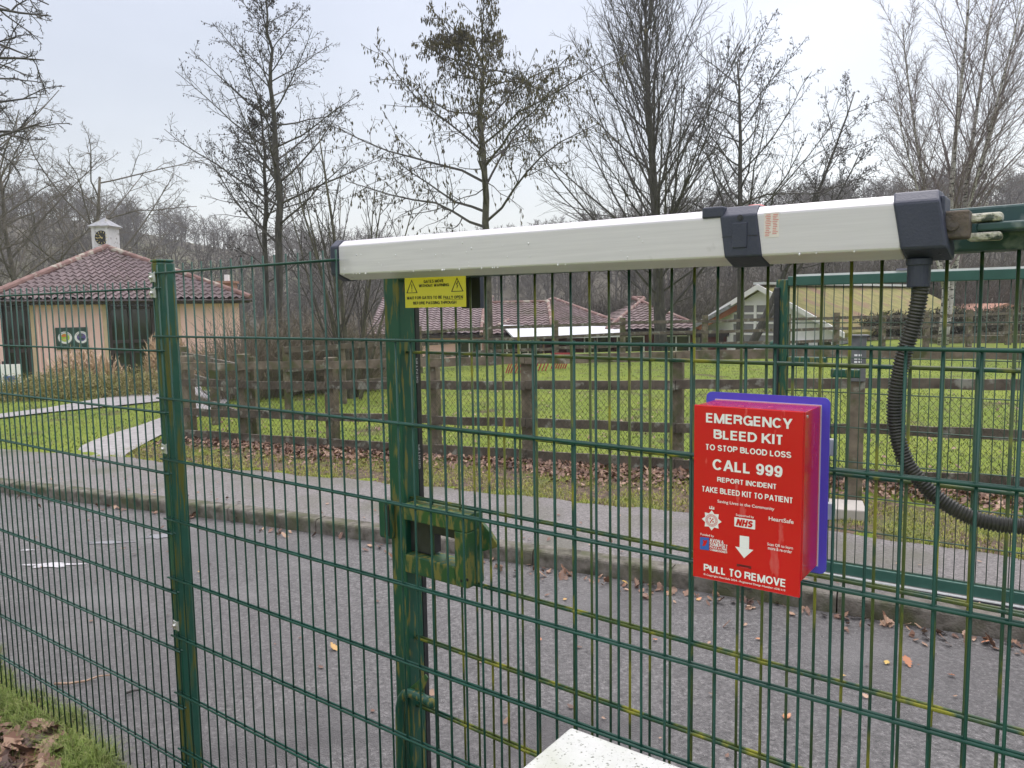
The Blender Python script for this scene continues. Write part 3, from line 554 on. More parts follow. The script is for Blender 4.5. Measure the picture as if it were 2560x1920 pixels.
for a0, a1 in ((-.0255, .0150), (.1302, .1710)):
    mb = MB(); z0, z1 = 1.7437, 1.7785; th = .0016; c = (a0+a1)/2
    O_ = [(a0, z0), (a1, z0), (c, z1)]; I_ = [(a0+2.6*th, z0+th), (a1-2.6*th, z0+th), (c, z1-2.6*th)]
    V = [FG(a, z, o) for a, z in O_+I_]; mb.add(V, [(0, 1, 4, 3), (1, 2, 5, 4), (2, 0, 3, 5)])
    if a0 < 0:
        mb.add([FG(a, z, o) for a, z in [(c-.0016, 1.7660), (c-.0008, 1.7525), (c+.0008, 1.7525), (c+.0016, 1.7660)]], [(0, 1, 2, 3)])
        mb.add([FG(c+.0016*math.cos(k), 1.7490+.0016*math.sin(k), o) for k in [i*math.pi/5 for i in range(10)]], [tuple(range(10))])
    else:
        mb.add([FG(c+a, z, o) for a, z in [(.0012, 1.769), (-.0045, 1.7605), (-.0005, 1.7615), (-.0015, 1.7500), (.0035, 1.7600), (.0000, 1.7588), (.0030, 1.7690)]], [(0, 1, 2), (0, 2, 5), (5, 2, 3), (5, 3, 4), (0, 5, 6)])
    mb.build('hazard_triangle', m_ink, t)
# ================================================================== BLEED KIT BOX
t = empty('bleed_kit_box', FB(1.89, 1.25, .05), 'red emergency bleed kit box with white lettering on a blue backing plate', 'first aid box')
def rrect(a0, a1, z0, z1, r, n=5):
    P = []
    for cx, cz, st in ((a1-r, z1-r, 0), (a0+r, z1-r, 90), (a0+r, z0+r, 180), (a1-r, z0+r, 270)):
        for i in range(n+1): k = R_(st+90*i/n); P.append((cx+r*math.cos(k), cz+r*math.sin(k)))
    return P
rr = rrect(1.7845, 1.9940, 1.2538, 1.5481, .010)
mb = MB(); mb.prism([FB(a, z, .0105) for a, z in rr], [FB(a, z, .0135) for a, z in rr]); mb.build('backing_plate', m_blue, t)
mb = MB(); mb.box(FB, 1.8025, 1.9800, 1.2672, 1.5347, .0140, .1020); mb.build('box_body', m_red, t, bevel=.0012)
mb = MB(); mb.box(FB, 1.8010, 1.9815, 1.2660, 1.5362, .0136, .0150); mb.build('box_flange', mat('pale edge trim', (.55, .5, .6), rough=.4), t)
mb = MB(); mb.box(FB, 1.8012, 1.9788, 1.2405, 1.5360, .1022, .1072); fc = mb.build('front_cover', m_red, t, bevel=.0016)
mb = MB(); mb.disc(FB(1.98, 1.5268, .092), FB.d, (0, 0, 1), .0022, .0015, 14); mb.build('screw', m_zinc, t)
for z in (1.463, 1.355):
    mb = MB(); mb.box(FB, 1.978, 1.9985, z-.014, z+.014, -.022, -.008); mb.build('fixing_clip', m_wplastic, t, bevel=.002)
o = .1078; ds = .0028
for s, a, b, z0, z1, bd in [('EMERGENCY', 1.8197, 1.9596, 1.5077, 1.5237, .04), ('BLEED KIT', 1.8330, 1.9467, 1.4818, 1.4973, .04), ('TO STOP BLOOD LOSS', 1.8189, 1.9589, 1.4620, 1.4718, .035), ('CALL 999', 1.8318, 1.9462, 1.4297, 1.4480, .04), ('REPORT INCIDENT', 1.8400, 1.9374, 1.4100, 1.4184, .035), ('TAKE BLEED KIT TO PATIENT', 1.8133, 1.9629, 1.3907, 1.4001, .035), ('Saving Lives in the Community', 1.8409, 1.9343, 1.3738, 1.3803, .025), ('Supported by', 1.8723, 1.9021, 1.3567, 1.3614, .03), ('HeartSafe', 1.9258, 1.9645, 1.3582, 1.3648, .03), ('Scan QR to learn', 1.9243, 1.9644, 1.3165, 1.3219, .03), ('more & re-order', 1.9255, 1.9630, 1.3105, 1.3158, .03), ('Funded by', 1.8118, 1.8355, 1.3140, 1.3190, .03), ('AVON &', 1.8283, 1.8524, 1.3066, 1.3125, .03), ('SOMERSET', 1.8284, 1.8591, 1.3002, 1.3062, .03), ('POLICE & CRIME', 1.8285, 1.8585, 1.2962, 1.2996, .03), ('COMMISSIONER', 1.8285, 1.8585, 1.2915, 1.2952, .03), ('PULL TO REMOVE', 1.8182, 1.9550, 1.2540, 1.2670, .04), ('\u00a9 Copyright HeartSafe 2024 - Registered Design Number: 6341113', 1.8179, 1.9537, 1.2462, 1.2506, .015)]:
    if s.isupper() and 'CALL' not in s or s == 'CALL 999': caps(s, FB, a+ds, b+ds, z0, z1, o, m_white, fc, .18)
    else: letters(s, FB, a+ds, b+ds, z0, z1, o, m_white, fc, bold=.012)
mb = MB(); mb.add([FB(a+ds, z, o) for a, z in rrect(1.8700, 1.9043, 1.3396, 1.3552, .0005, 1)], [tuple(range(8))]); mb.build('health_logo', m_white, fc)
caps('NHS', FB, 1.8725+ds, 1.9018+ds, 1.3418, 1.3530, o+.0004, m_red, fc, .25, .22)
mb = MB(); A = [(1.8793, 1.3258), (1.8793, 1.3060), (1.8718, 1.3060), (1.8869, 1.2890), (1.9021, 1.3055), (1.8948, 1.3057), (1.8948, 1.3262)]
mb.add([FB(a+ds, z, o) for a, z in A], [(0, 1, 5, 6), (2, 3, 4), (1, 2, 3), (1, 3, 5), (3, 4, 5)][:2]); mb.build('arrow', m_white, fc)
mb = MB(); c = (1.834, 1.3435); P = []
for i in range(16):
    r = .0172 if i % 2 == 0 else .0122; k = R_(90+22.5*i); P.append((c[0]+r*math.cos(k), c[1]+r*math.sin(k)))
mb.add([FB(c[0], c[1], o)]+[FB(a, z, o) for a, z in P], [(0, i+1, (i+1) % 16+1) for i in range(16)])
for a0, a1, z0, z1 in [(-.0045, .0045, .0190, .0205), (-.0042, -.0028, .0205, .0235), (-.0008, .0008, .0205, .0245), (.0028, .0042, .0205, .0235), (-.0015, .0015, .0225, .0232)]:
    mb.add([FB(c[0]+a, c[1]+z, o) for a, z in ((a0, z0), (a1, z0), (a1, z1), (a0, z1))], [(0, 1, 2, 3)])
cst = mb.build('police_crest', m_white, fc)
mb = MB()
for r0, r1, st in ((.0098, .0104, 1), (.0066, .0072, 1)):
    n = 28
    for i in range(n): 
        k0, k1 = 2*math.pi*i/n, 2*math.pi*(i+1)/n
        mb.add([FB(c[0]+r*math.cos(k), c[1]+r*math.sin(k), o+.0003) for r, k in ((r0, k0), (r1, k0), (r1, k1), (r0, k1))], [(0, 1, 2, 3)])
for i in range(22):
    k = 2*math.pi*i/22; mb.add([FB(c[0]+r*math.cos(k+d), c[1]+r*math.sin(k+d), o+.0003) for r, d in ((.0077, 0), (.0092, 0), (.0092, .14), (.0077, .14))], [(0, 1, 2, 3)])
for a, z in [(-.0025, .003), (.002, .0025), (0, 0), (-.002, -.003), (.0025, -.002)]:
    mb.add([FB(c[0]+a+x, c[1]+z+y, o+.0003) for x, y in ((-.0012, -.0012), (.0008, -.0016), (.0014, .001), (-.0006, .0015))], [(0, 1, 2, 3)])
mb.build('crest_detail', m_red, cst)
mb = MB(); mb.add([FB(a+ds, z, o) for a, z in ((1.8112, 1.2905), (1.8271, 1.2913), (1.8271, 1.3130), (1.8112, 1.3118))], [(0, 1, 2, 3)]); bl = mb.build('square_logo', m_lblue, fc)
mb = MB(); mb.add([FB(1.8192+ds+a, 1.3030+z, o+.0003) for a, z in ((-.004, -.006), (.001, -.005), (.004, .001), (.005, .006), (.0, .004), (-.003, .006), (-.002, 0))], [tuple(range(7))]); mb.build('logo_figure', m_red, bl)
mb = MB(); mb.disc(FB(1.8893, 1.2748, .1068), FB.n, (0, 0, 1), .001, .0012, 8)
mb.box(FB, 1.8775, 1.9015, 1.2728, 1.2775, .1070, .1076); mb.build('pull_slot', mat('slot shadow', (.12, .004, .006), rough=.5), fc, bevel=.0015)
mb = MB(); mb.box(FB, 1.881, 1.898, 1.2725, 1.2738, .1074, .1088); mb.build('pull_lip', m_red, fc, bevel=.0006)
# ================================================================== WHITE CABINET IN FRONT
mb = MB(); mb.box(FB, 1.5046, 2.25, .05, .8385, .0302, .50)
mb.build('utility_cabinet', m_cab, base=FB(1.85, 0, .25), bevel=.006, label='white plastic cabinet top with mould specks, at the foot of the near mesh fence', cat='cabinet')
# ================================================================== FAR GATE LEAF
t = empty('mesh_gate', FD(-.08, 0), 'far green gate leaf with a pale strip on top, across the road', 'gate', 'two leaves of the driveway gate')
mb = MB(); mb.box(FD, -.118, -.052, .10, 1.845, -.03, .03); mb.build('stile', m_gate, t, bevel=.004)
mb = MB(); mb.box(FD, -.0515, 2.6, 1.808, 1.862, -.03, .03); mg_ = mat('clean green paint', (0.022, 0.085, 0.065), (0.03, 0.105, 0.08), scale=9, rough=.4); mb.build('frame_rail', mg_, t, bevel=.004)
mb = MB(); mb.box(FD, -.0515, 2.6, .125, .187, -.03, .03); mb.build('frame_rail', mg_, t, bevel=.004)
mb = MB()
for j in range(-1, 52): mb.tube([FD(.05*j, .15), FD(.05*j, 1.0), FD(.05*j, 1.83)], .0025, 6)
for k in range(1, 9):
    for o in (.0052, -.0052): mb.tube([FD(-.06, ZD-.2*k, o), FD(1.3, ZD-.2*k, o), FD(2.6, ZD-.2*k, o)], .003, 6)
mb.build('wire_infill', mat('dark wire', (0.02, 0.06, 0.045), (0.05, 0.08, 0.04), scale=5, rough=.5), t, smooth=True)
mb = MB(); mb.box(FD, -.124, -.092, .10, 1.80, .0305, .055); mb.box(FD, .0, 2.6, .075, .115, .031, .055); mb.build('safety_edge', m_black, t, bevel=.006)
mb = MB(); mb.box(FD, -.01, 2.6, 1.8625, 1.873, -.02, .012); mb.build('pale_strip', m_wplastic, t)
mb = MB(); mb.box(FD, .0, 2.6, .116, .122, .031, .052); mb.build('pale_strip', m_wplastic, t)
mb = MB(); mb.box(FD, .52, .66, 1.873, 1.885, -.02, .02); mb.build('strip_clip', mat('grey plastic clip', (.2, .2, .25), rough=.5), t)
mb = MB(); mb.box(FD, -.05, .17, 1.352, 1.392, -.03, .02); mb.box(FD, .19, .35, 1.275, 1.325, -.02, .0); mb.build('latch_plate', m_gate, t, bevel=.008)
mb = MB(); kn = FD.hit(1937, 860); mb.ball(FD(kn[0], kn[1], .02), .026, 12, 8); mb.build('latch_knob', m_gate, t, smooth=True)
# concrete block by the far gate
g = G(1842, 1100, .11); mb = MB(); f2 = Frame(-.35, g[0], g[1]); mb.box(f2, -.42, .07, .08, .185, -.0, .32); mb.build('concrete_pad', m_conc, bevel=.01, base=g, label='pale concrete slab in leaf litter behind the far gate leaf', cat='concrete slab')
# ================================================================== POST AND RAIL FENCE (near, with chain link)
def fl(x): return 7.90-.41*(x-.17)
def lerp_z(x, k): return np.interp(x, (-3.2, 1.6, 3.3), ((1.045, 1.23, 1.28), (.83, .94, 1.01), (.47, .535, .60), (.165, .165, .18))[k])
PX = [-4.9, -3.30, -2.13, .15, 1.58, 3.05, 4.6, 6.2]
def xfence(px):
    d = ray(px*D2S, 1960/2); m_ = d[0]/d[1]; return m_*(7.90+.41*.17)/(1+.41*m_)
posts = [xfence(v) for v in (398, 520, 708, 930, 1137, 1460, 1850)]+[4.7, 6.4, 8.2]
t = empty('post_and_rail_fence', (posts[1], fl(posts[1]), .1), 'weathered four-rail timber fence faced with chain link, along the leafy verge', 'fence')
th = math.atan2(-.41, 1)
FW = Frame(th, 0.17, 7.90)
def ws(x): return (x-.17)/math.cos(th)
for i, x in enumerate(posts):
    h = 1.12+.10*sst(-2, 1.6, x)+rnd.uniform(-.02, .02); mb = MB(); s = ws(x); mb.box(FW, s-.062, s+.062, -.1, float(h)+.1-.04, -.13, -.01, rnd.uniform(-.01, .01)); mb.build('post', m_wood, t, bevel=.008)
for k in range(4):
    for i in range(0, len(posts)-1):
        a, b = posts[i], posts[i+1]
        mb = MB(); za, zb_ = lerp_z(a, k), lerp_z(b, k); za += rnd.uniform(-.012, .012); zb_ += rnd.uniform(-.012, .012); hh = .045 if k < 3 else .06
        sa, sb = ws(a)+.003, ws(b)-.003; n = 7
        top = []; bot = []
        for q in range(n):
            u = q/(n-1); zz = za+(zb_-za)*u+rnd.uniform(-.005, .005); top.append((sa+(sb-sa)*u, zz+hh)); bot.append((sa+(sb-sa)*u, zz-hh+rnd.uniform(-.004, .004)))
        ring = bot+top[::-1]
        mb.prism([FW(p, q, .0) for p, q in ring], [FW(p, q, .035) for p, q in ring]); mb.build('rail', m_wood if k == 0 else m_raild, t)
mb = MB(); s0, s1 = ws(posts[0]), ws(posts[-1]); p_ = .055; n = int((s1-s0)/p_)
for i in range(-20, n+20):
    for sg in (1, -1):
        a = s0+i*p_; za, zb_ = .17, .93; run = (zb_-za)*.78*sg
        aa, bb = a, a+run
        if min(aa, bb) < s0-.2 or max(aa, bb) > s1+.2: continue
        mb.tube([FW(aa, za, .042+.002*sg), FW(bb, zb_, .042+.002*sg)], .0017, 3, False)
mb.build('chain_link', m_wire, t)
# stub fence turning back towards the path, left end
def simple_fence(pts, zs, name, label, group=None, ht=1.05, mm=m_wood, rm=m_raild, pw=.10, step=1.9):
    t = empty(name, pts[0], label, 'fence', group)
    P = [np.array(p, float) for p in pts]; nodes = [P[0]]
    for a, b in zip(P[:-1], P[1:]):
        n = max(1, int(round(np.linalg.norm(b-a)/step)))
        for i in range(1, n+1): nodes.append(a+(b-a)*i/n)
    for p in nodes:
        mb = MB(); mb.aabb(p[0]-pw/2, p[0]+pw/2, p[1]-pw/2, p[1]+pw/2, p[2]-.3, p[2]+ht+rnd.uniform(-.02, .03)); mb.build('post', mm, t)
    for a, b in zip(nodes[:-1], nodes[1:]):
        for z in zs: mb = MB(); mb.beam(a+[0, -.08, z+rnd.uniform(-.02, .02)], b+[0, -.08, z+rnd.uniform(-.02, .02)], .04, .09); mb.build('rail', rm, t)
    return t
def gp(x, y, Y): p = at(x, y, Y); return (p[0], p[1], float(terrain(p[0], p[1])))
p0 = (posts[1]-.02, fl(posts[1])+.1, .1)
simple_fence([(posts[1]+.1, fl(posts[1])+.12, .08), gp(400, 800, 12.5)], (.30, .62, .95), 'post_and_rail_fence', 'short timber fence leg running back from the left end of the chain link fence', step=1.7)
simple_fence([gp(620, 800, 12.6), gp(740, 800, 13.2), gp(860, 800, 14.0)], (.35, .68, 1.0), 'post_and_rail_fence', 'timber fence stretch in front of the brown brambles left of the near gate', step=1.6)
simple_fence([gp(905, 740, 21), gp(1050, 740, 23), gp(1345, 740, 24), gp(1700, 740, 24), gp(2000, 740, 26), gp(2400, 740, 31)], (.42, .78, 1.12), 'post_and_rail_fence', 'long timber fence across the back of the lawn before the tiled roofs', ht=1.28, pw=.16, step=2.2)
# red slatted boards on the lawn
for i, (x0, x1) in enumerate(((1092, 1128), (1133, 1185), (1190, 1225))):
    Y = 19+.5*i; a = at(x0*1.0, 770, Y); b = at(x1, 770, Y); z0 = float(terrain(a[0], Y)); mb = MB()
    for q in range(7):
        u = q/7; xx = a[0]+(b[0]-a[0])*u; mb.beam((xx, Y, z0+.02), (xx+.16, Y, z0+.42), .03, .05)
    mb.beam((a[0], Y+.03, z0+.40), (b[0]+.1, Y+.03, z0+.40), .03, .06); mb.build('slatted_screen', m_redbd, base=(a[0], Y, z0), label=('left', 'middle', 'right')[i]+' one of three low red slatted screens on the lawn behind the fence', cat='screen', group='red slatted screens')
# keypad pillar beside the far gate
g = at(1850, 900, 5.9); fk = Frame(-.3, g[0], 5.9); t = empty('keypad_pillar', (g[0], 5.9, .1), 'grey keypad box on a timber post behind the far gate leaf', 'keypad')
mb = MB(); mb.box(fk, -.058, .058, .05, 1.16, -.12, -.01); mb.build('post', m_wood, t, bevel=.006)
zt = at(1850, 726, 5.9)[2]; zb0 = at(1850, 824, 5.9)[2]
mb = MB(); mb.box(fk, -.055, .055, zb0, zt, -.10, 0.02); kb = mb.build('keypad_box', m_key, t, bevel=.005)
mb = MB(); mb.box(fk, -.057, .075, zt, zt+.008, -.11, .04); mb.build('hood', m_key, t)
mb = MB()
for r in range(3):
    for c_ in range(2): mb.box(fk, -.030+c_*.03, -.008+c_*.03, zb0+.145+r*.026, zb0+.160+r*.026, .0202, .0225)
mb.build('button', m_white, kb); mb = MB(); mb.box(fk, -.025, .01, zb0+.05, zb0+.09, .0202, .0225); mb.build('speaker_grille', m_ink, kb)
# ================================================================== BUILDINGS
def tiles(name, eL, eR, rL, rR, m, parent, pu=.25, pv=.32, amp=.045, th=.05, res=6, **k):
    eL, eR, rL, rR = [np.array(p, float) for p in (eL, eR, rL, rR)]; d = eR-eL; L = np.linalg.norm(d); d = d/L
    up = (rL+rR)/2-(eL+eR)/2; up = up-d*(up@d); H = np.linalg.norm(up); up /= H; n = np.cross(d, up); n = n if n[2] > 0 else -n
    nu = int(L/pu*res)+1; rows = max(1, int(round(H/pv))); V = []; vs = []
    for r in range(rows): vs += [(r+.02)/rows, (r+.97)/rows]
    sawh = [1.0, 0.0]*rows
    for vi, v in enumerate(vs):
        a = eL+(rL-eL)*v; b = eR+(rR-eR)*v
        for i in range(nu):
            p = a+(b-a)*i/(nu-1); c = (p-eL)@d; w_ = math.sin(2*math.pi*c/pu); V.append(p+n*(amp*w_*(.6+.4*abs(w_))+th*sawh[vi]+.02))
    a_ = np.arange(len(vs)-1)[:, None]*nu+np.arange(nu-1)[None]; a_ = a_.ravel(); Fc = np.stack([a_, a_+1, a_+nu+1, a_+nu], -1)
    return mesh_obj(name, V, Fc, m, parent, **k)
def ridge_run(a, b, r, m, parent, n=None, name='ridge_tile_run'):
    a = np.array(a, float); b = np.array(b, float); L = np.linalg.norm(b-a); n = n or int(L/.42); mb = MB()
    for i in range(n):
        p, q = a+(b-a)*i/n, a+(b-a)*(i+1.06)/n; mb.tube([p, q], [r*rnd.uniform(.97, 1.03), r*1.13], 10)
    return mb.build(name, m, parent)
# --- clock building
_l = at(-38, 648, 25.0); _r = at(541, 649, 30.0); THB = math.atan2(_r[1]-_l[1], _r[0]-_l[0]); FK = Frame(THB, _l[0], _l[1]); W = float(np.hypot(_r[0]-_l[0], _r[1]-_l[1])); ze = 1.7+.54
t = empty('clock_building', FK(W/2, -1.0, -W/2), 'pink rendered building with a mauve tiled pyramid roof and white clock turret', 'building')
zt0 = -1.15; apx = FK(W/2, 0, -W/2); apx[2] = at(241, 537, apx[1])[2]; dK = FK.d; nK = FK.n
eFL, eFR, eBL, eBR = FK(0, ze), FK(W, ze), FK(0, ze, -W), FK(W, ze, -W)
tiles('roof', eFL, eFR, apx-dK*.05, apx+dK*.05, m_tile, t)
tiles('roof_slope', eFR, eBR, apx+nK*.05, apx-nK*.05, m_tile, t, res=4); tiles('roof_slope', eBL, eFL, apx-nK*.05, apx+nK*.05, m_tile, t, res=4); tiles('roof_slope', eBR, eBL, apx+dK*.05, apx-dK*.05, m_tile, t, res=3)
for e_ in (eFL, eFR, eBL, eBR): ridge_run(e_+[0, 0, .06], apx+[0, 0, .06], .12, m_ridge, t)
mb = MB(); mb.box(FK, .02, W-.02, ze-.17, ze-.02, -W+.02, -.02); mb.build('fascia', m_brown, t)
mb = MB(); mb.tube([FK(-.03, ze-.05, .04), FK(W/2, ze-.055, .04), FK(W+.03, ze-.06, .04)], .055, 8); mb.build('gutter', m_brown, t)
ox = .35
def bs(src): return FK.hit(src, 800, -ox)[0]
def bz(src, sx=200): return FK.hit(sx, src, -ox)[1]
segs = [(ox, bs(3)), (bs(76), bs(268)), (bs(441), W-ox)]
mb = MB()
for a, b in segs: mb.box(FK, a, b, zt0, ze-.17, -ox-.3, -ox)
mb.box(FK, ox, ox+.3, zt0, ze-.17, -W+ox, -ox-.31); mb.box(FK, W-ox-.3, W-ox, zt0, ze-.17, -W+ox, -ox-.31); mb.box(FK, ox+.3, W-ox-.3, zt0, ze-.17, -W+ox, -W+ox+.3)
mb.build('wall', m_pink, t)
for a in (bs(76), bs(268)-.14, bs(441)): mb = MB(); mb.box(FK, a-.003, a+.143, zt0, ze-.175, -ox-.1, -ox+.02); mb.build('corner_trim', m_cream, t)
for a, b, mull, sx in ((bs(3), bs(76), [.12, .5], 40), (bs(268), bs(441), [.33, .66], 350)):
    mb = MB(); mb.box(FK, a, b, zt0, ze-.18, -ox-.17, -ox-.14); wn = mb.build('window', m_glass, t)
    mb = MB(); w_ = b-a
    for x0 in [a, b-.14]+[a+w_*u-.07 for u in mull]: mb.box(FK, x0, x0+.14, zt0, ze-.18, -ox-.135, -ox-.04)
    for z in (ze-.30, bz(853, sx), bz(878, sx), zt0+.1): mb.box(FK, a+.142, b-.142, z-.05, z+.06, -ox-.132, -ox-.06)
    mb.build('window_frame', m_brown, wn)
mb = MB(); mb.tube([FK(bs(93), ze-.2, -ox+.06), FK(bs(93), zt0, -ox+.06)], .04, 8); mb.build('downpipe', m_pink, t)
# turret
YT = apx[1]+1.0; a = at(232/D2S, 640, YT)[0]; b = at(290/D2S, 640, YT)[0]; zt1 = at(225, 568/D2S, YT)[2]; zt2 = at(225, 619/D2S, YT)[2]-.6; w2 = (b-a)/2*.76; cx = (a+b)/2; ft = Frame(-.10, cx, YT)
mb = MB(); mb.box(ft, -w2, w2, zt2, zt1, -2*w2, 0); tu = mb.build('clock_turret', m_turw, t)
mb = MB(); mb.box(ft, -w2-.04, w2+.04, zt2, zt2+.5, -2*w2-.04, .04); mb.box(ft, -w2-.06, w2+.06, zt1, zt1+.05, -2*w2-.06, .06)
for s in (-w2, w2-.12): mb.box(ft, s-.001, s+.121, zt2+.5, zt1, -.1, .03)
mb.build('turret_trim', m_turw, tu)
mb = MB(); q = w2+.12; zp = zt1+.05; zap = at(225, 549/D2S, YT)[2]+.12; mb.add([ft(-q, zp, .12), ft(q, zp, .12), ft(q, zp, -2*w2-.12), ft(-q, zp, -2*w2-.12), ft(0, zap, -w2)], [(0, 1, 4), (1, 2, 4), (2, 3, 4), (3, 0, 4), (3, 2, 1, 0)]); mb.build('turret_roof', m_slate, tu)
zc = at(225, 594/D2S, YT)[2]; rc = .29; up = np.array([0, 0, 1.])
mb = MB(); mb.disc(ft(.06, zc, .001), ft.n, up, rc+.04, .02, 36); ck = mb.build('clock', m_turw, t); mb = MB(); mb.disc(ft(.06, zc, .0215), ft.n, up, rc, .008, 36); mb.build('clock_dial', m_ink, ck)
for i in range(12):
    mb = MB(); k = math.pi*i/6
    def rp(r, w_): return ft(.06+r*math.sin(k)+w_*math.cos(k), zc+r*math.cos(k)-w_*math.sin(k), .0315)
    mb.add([rp(.19, -.009), rp(.19, .009), rp(.262, .013), rp(.262, -.013)], [(0, 1, 2, 3)]); mb.build('numeral', m_gold, ck)
mb = MB()
for ang, ln, wd in ((R_(264), .22, .014), (R_(318), .155, .02)):
    def rp(r, w_): return ft(.06+r*math.sin(ang)+w_*math.cos(ang), zc+r*math.cos(ang)-w_*math.sin(ang), .034)
    mb.add([rp(-.06, -wd), rp(-.06, wd), rp(ln, wd*.6), rp(ln, -wd*.6)], [(0, 1, 2, 3)])
mb.build('clock_hands', m_gold, ck)
# small chimney vent behind the right hip
c = at(487, 600, 38); mb = MB(); mb.aabb(c[0]-.35, c[0]+.35, 38, 38.6, 1.0, at(487, 612, 38)[2]); mb.aabb(c[0]-.42, c[0]+.42, 37.9, 38.7, at(487, 612, 38)[2], at(487, 607, 38)[2]); ch = mb.build('chimney', m_brick, t); mb = MB(); mb.aabb(c[0]-.1, c[0]+.1, 38.1, 38.3, at(487, 607, 38)[2], at(487, 593, 38)[2]); mb.build('chimney_pot', m_white, ch)
# wall sign with two round badges
t2 = empty('wall_sign', FK((bs(136)+bs(217))/2, bz(872), -ox), 'dark green board with two round white badges on the pink wall', 'sign')
mb = MB(); mb.box(FK, bs(136), bs(217), bz(872), bz(818), -ox+.012, -ox+.04); mb.build('board', m_sgreen, t2)
for cxs, m1, m2_, m3_ in ((159, m_lgreen, m_orange, m_gold), (200, m_purple, m_key, m_sgreen)):
    cx_ = bs(cxs); cz_ = bz(843); r = (bs(217)-bs(136))*.215; O = -ox+.041
    def K_(a, z, o=.010): return FK(cx_+a, cz_+z, O+o)
    mb = MB(); mb.disc(K_(0, 0, 0), nK, up, r, .004, 32); bd = mb.build('badge', m_white, t2)
    mb = MB(); mb.disc(K_(0, 0, .005), nK, up, r*.66, .003, 28); mb.build('badge_centre', m1, bd)
    mb = MB(); mb.add([K_(a*r, z*r) for a, z in ((-.4, .1), (.35, .15), (.2, .5), (-.1, .62), (-.5, .45))], [(0, 1, 2, 3, 4)]); mb.build('badge_picture', m2_, bd)
    mb = MB(); mb.add([K_(a*r, z*r) for a, z in ((-.45, -.15), (.45, -.15), (.3, -.45), (-.3, -.45))], [(0, 1, 2, 3)]); mb.build('badge_picture', m3_, bd)
    mb = MB()
    for i in range(16):
        k0 = R_(200+i*9); mb.add([K_(q_*math.cos(k0+dd), q_*math.sin(k0+dd), .005) for q_, dd in ((r*1.08, 0), (r*1.16, 0), (r*1.16, .10), (r*1.08, .10))], [(0, 1, 2, 3)])
    for i in range(22):
        k0 = R_(20+i*6.5); mb.add([K_(q_*math.cos(k0+dd), q_*math.sin(k0+dd), .0055) for q_, dd in ((r*.76, 0), (r*.88, 0), (r*.88, .06), (r*.76, .06))], [(0, 1, 2, 3)])
    mb.build('badge_print', m_key, bd)
mb = MB(); p = at(22, 800, 24); mb.aabb(p[0]-.32, p[0]+.32, 23.98, 24.04, at(22, 832, 24)[2], at(22, 787, 24)[2]); t3 = empty('notice_board', (p[0], 24, -1), 'small white notice board standing by the far left window of the clock building', 'notice board'); mb.build('board', m_wwall, t3)
mb = MB(); mb.aabb(p[0]-.2, p[0]+.2, 23.97, 23.979, at(22, 825, 24)[2], at(22, 812, 24)[2]); mb.build('notice', m_lblue, t3)
mb = MB(); mb.aabb(p[0]-.28, p[0]-.22, 24.05, 24.11, -1.0, .3); mb.build('leg', m_brown, t3)
mb = MB(); mb.aabb(p[0]+.22, p[0]+.28, 24.05, 24.11, -1.0, .3); mb.build('leg', m_brown, t3)
# --- school blocks behind
def block(name, label, x0, x1, Y, ze_y, depth, rise, wallm, roofm, hip=0.0, base=-3.2, canopy=None, pu=.34, group=None):
    a = at(x0, ze_y, Y); b = at(x1, ze_y, Y); ze = (a[2]+b[2])/2; t = empty(name, ((a[0]+b[0])/2, Y+depth/2, base), label, 'building', group)
    A = np.array([a[0], Y, ze]); B_ = np.array([b[0], Y, ze]); h = np.array([hip, 0, 0]); r1 = A+[0, depth/2, rise]+h; r2 = B_+[0, depth/2, rise]-h; A2 = A+[0, depth, 0]; B2 = B_+[0, depth, 0]
    tiles('roof', A, B_, r1, r2, roofm, t, pu=pu, pv=.36, res=5, amp=.032); tiles('roof_slope', B2, A2, r2, r1, roofm, t, pu=pu*2, pv=.7, res=4)
    if hip: tiles('roof_slope', B_, B2, r2-[0, .05, 0], r2+[0, .05, 0], roofm, t, pu=pu, res=4); tiles('roof_slope', A2, A, r1+[0, .05, 0], r1-[0, .05, 0], roofm, t, pu=pu, res=4)
    else:
        mb = MB(); mb.add([A+[.3, .4, -.1], A2+[.3, -.4, -.1], r1+[.3, 0, -.1], B_+[-.3, .4, -.1], B2+[-.3, -.4, -.1], r2+[-.3, 0, -.1]], [(0, 1, 2), (3, 5, 4)]); mb.build('gable', wallm, t)
    ridge_run(r1+[0, 0, .05], r2+[0, 0, .05], .09, m_ridge, t)
    if hip:
        for p, q in ((A, r1), (B_, r2)): ridge_run(p+[0, 0, .05], q+[0, 0, .05], .09, m_ridge, t)
    mb = MB(); mb.aabb(A[0]+.1, B_[0]-.1, Y+.05, Y+.12, ze-.22, ze-.03); mb.build('fascia', m_brown, t)
    mb = MB(); mb.aabb(A[0]+.4, B_[0]-.4, Y+.5, Y+depth-.5, base, ze-.1); mb.build('wall', wallm, t)
    n = max(2, int((B_[0]-A[0])/3.2))
    for i in range(n):
        x = A[0]+1.2+(B_[0]-A[0]-2.4)*i/max(1, n-1); mb = MB(); mb.aabb(x-.6, x+.6, Y+.44, Y+.49, ze-1.45, ze-.35); wn = mb.build('window', m_glass, t)
        mb = MB()
        for xx in (x-.66, x-.03, x+.60): mb.aabb(xx, xx+.06, Y+.40, Y+.438, ze-1.51, ze-.29)
        for zz in (ze-1.51, ze-.35): mb.aabb(x-.60, x+.60, Y+.40, Y+.437, zz, zz+.06)
        mb.build('window_frame', m_wwall, wn)
    return t, A, B_, ze
block('school_block', 'pink school block with a long mauve tiled roof behind the near gate stile', 790, 1062, 40, 722, 11, 1.9, m_pink, m_tile)
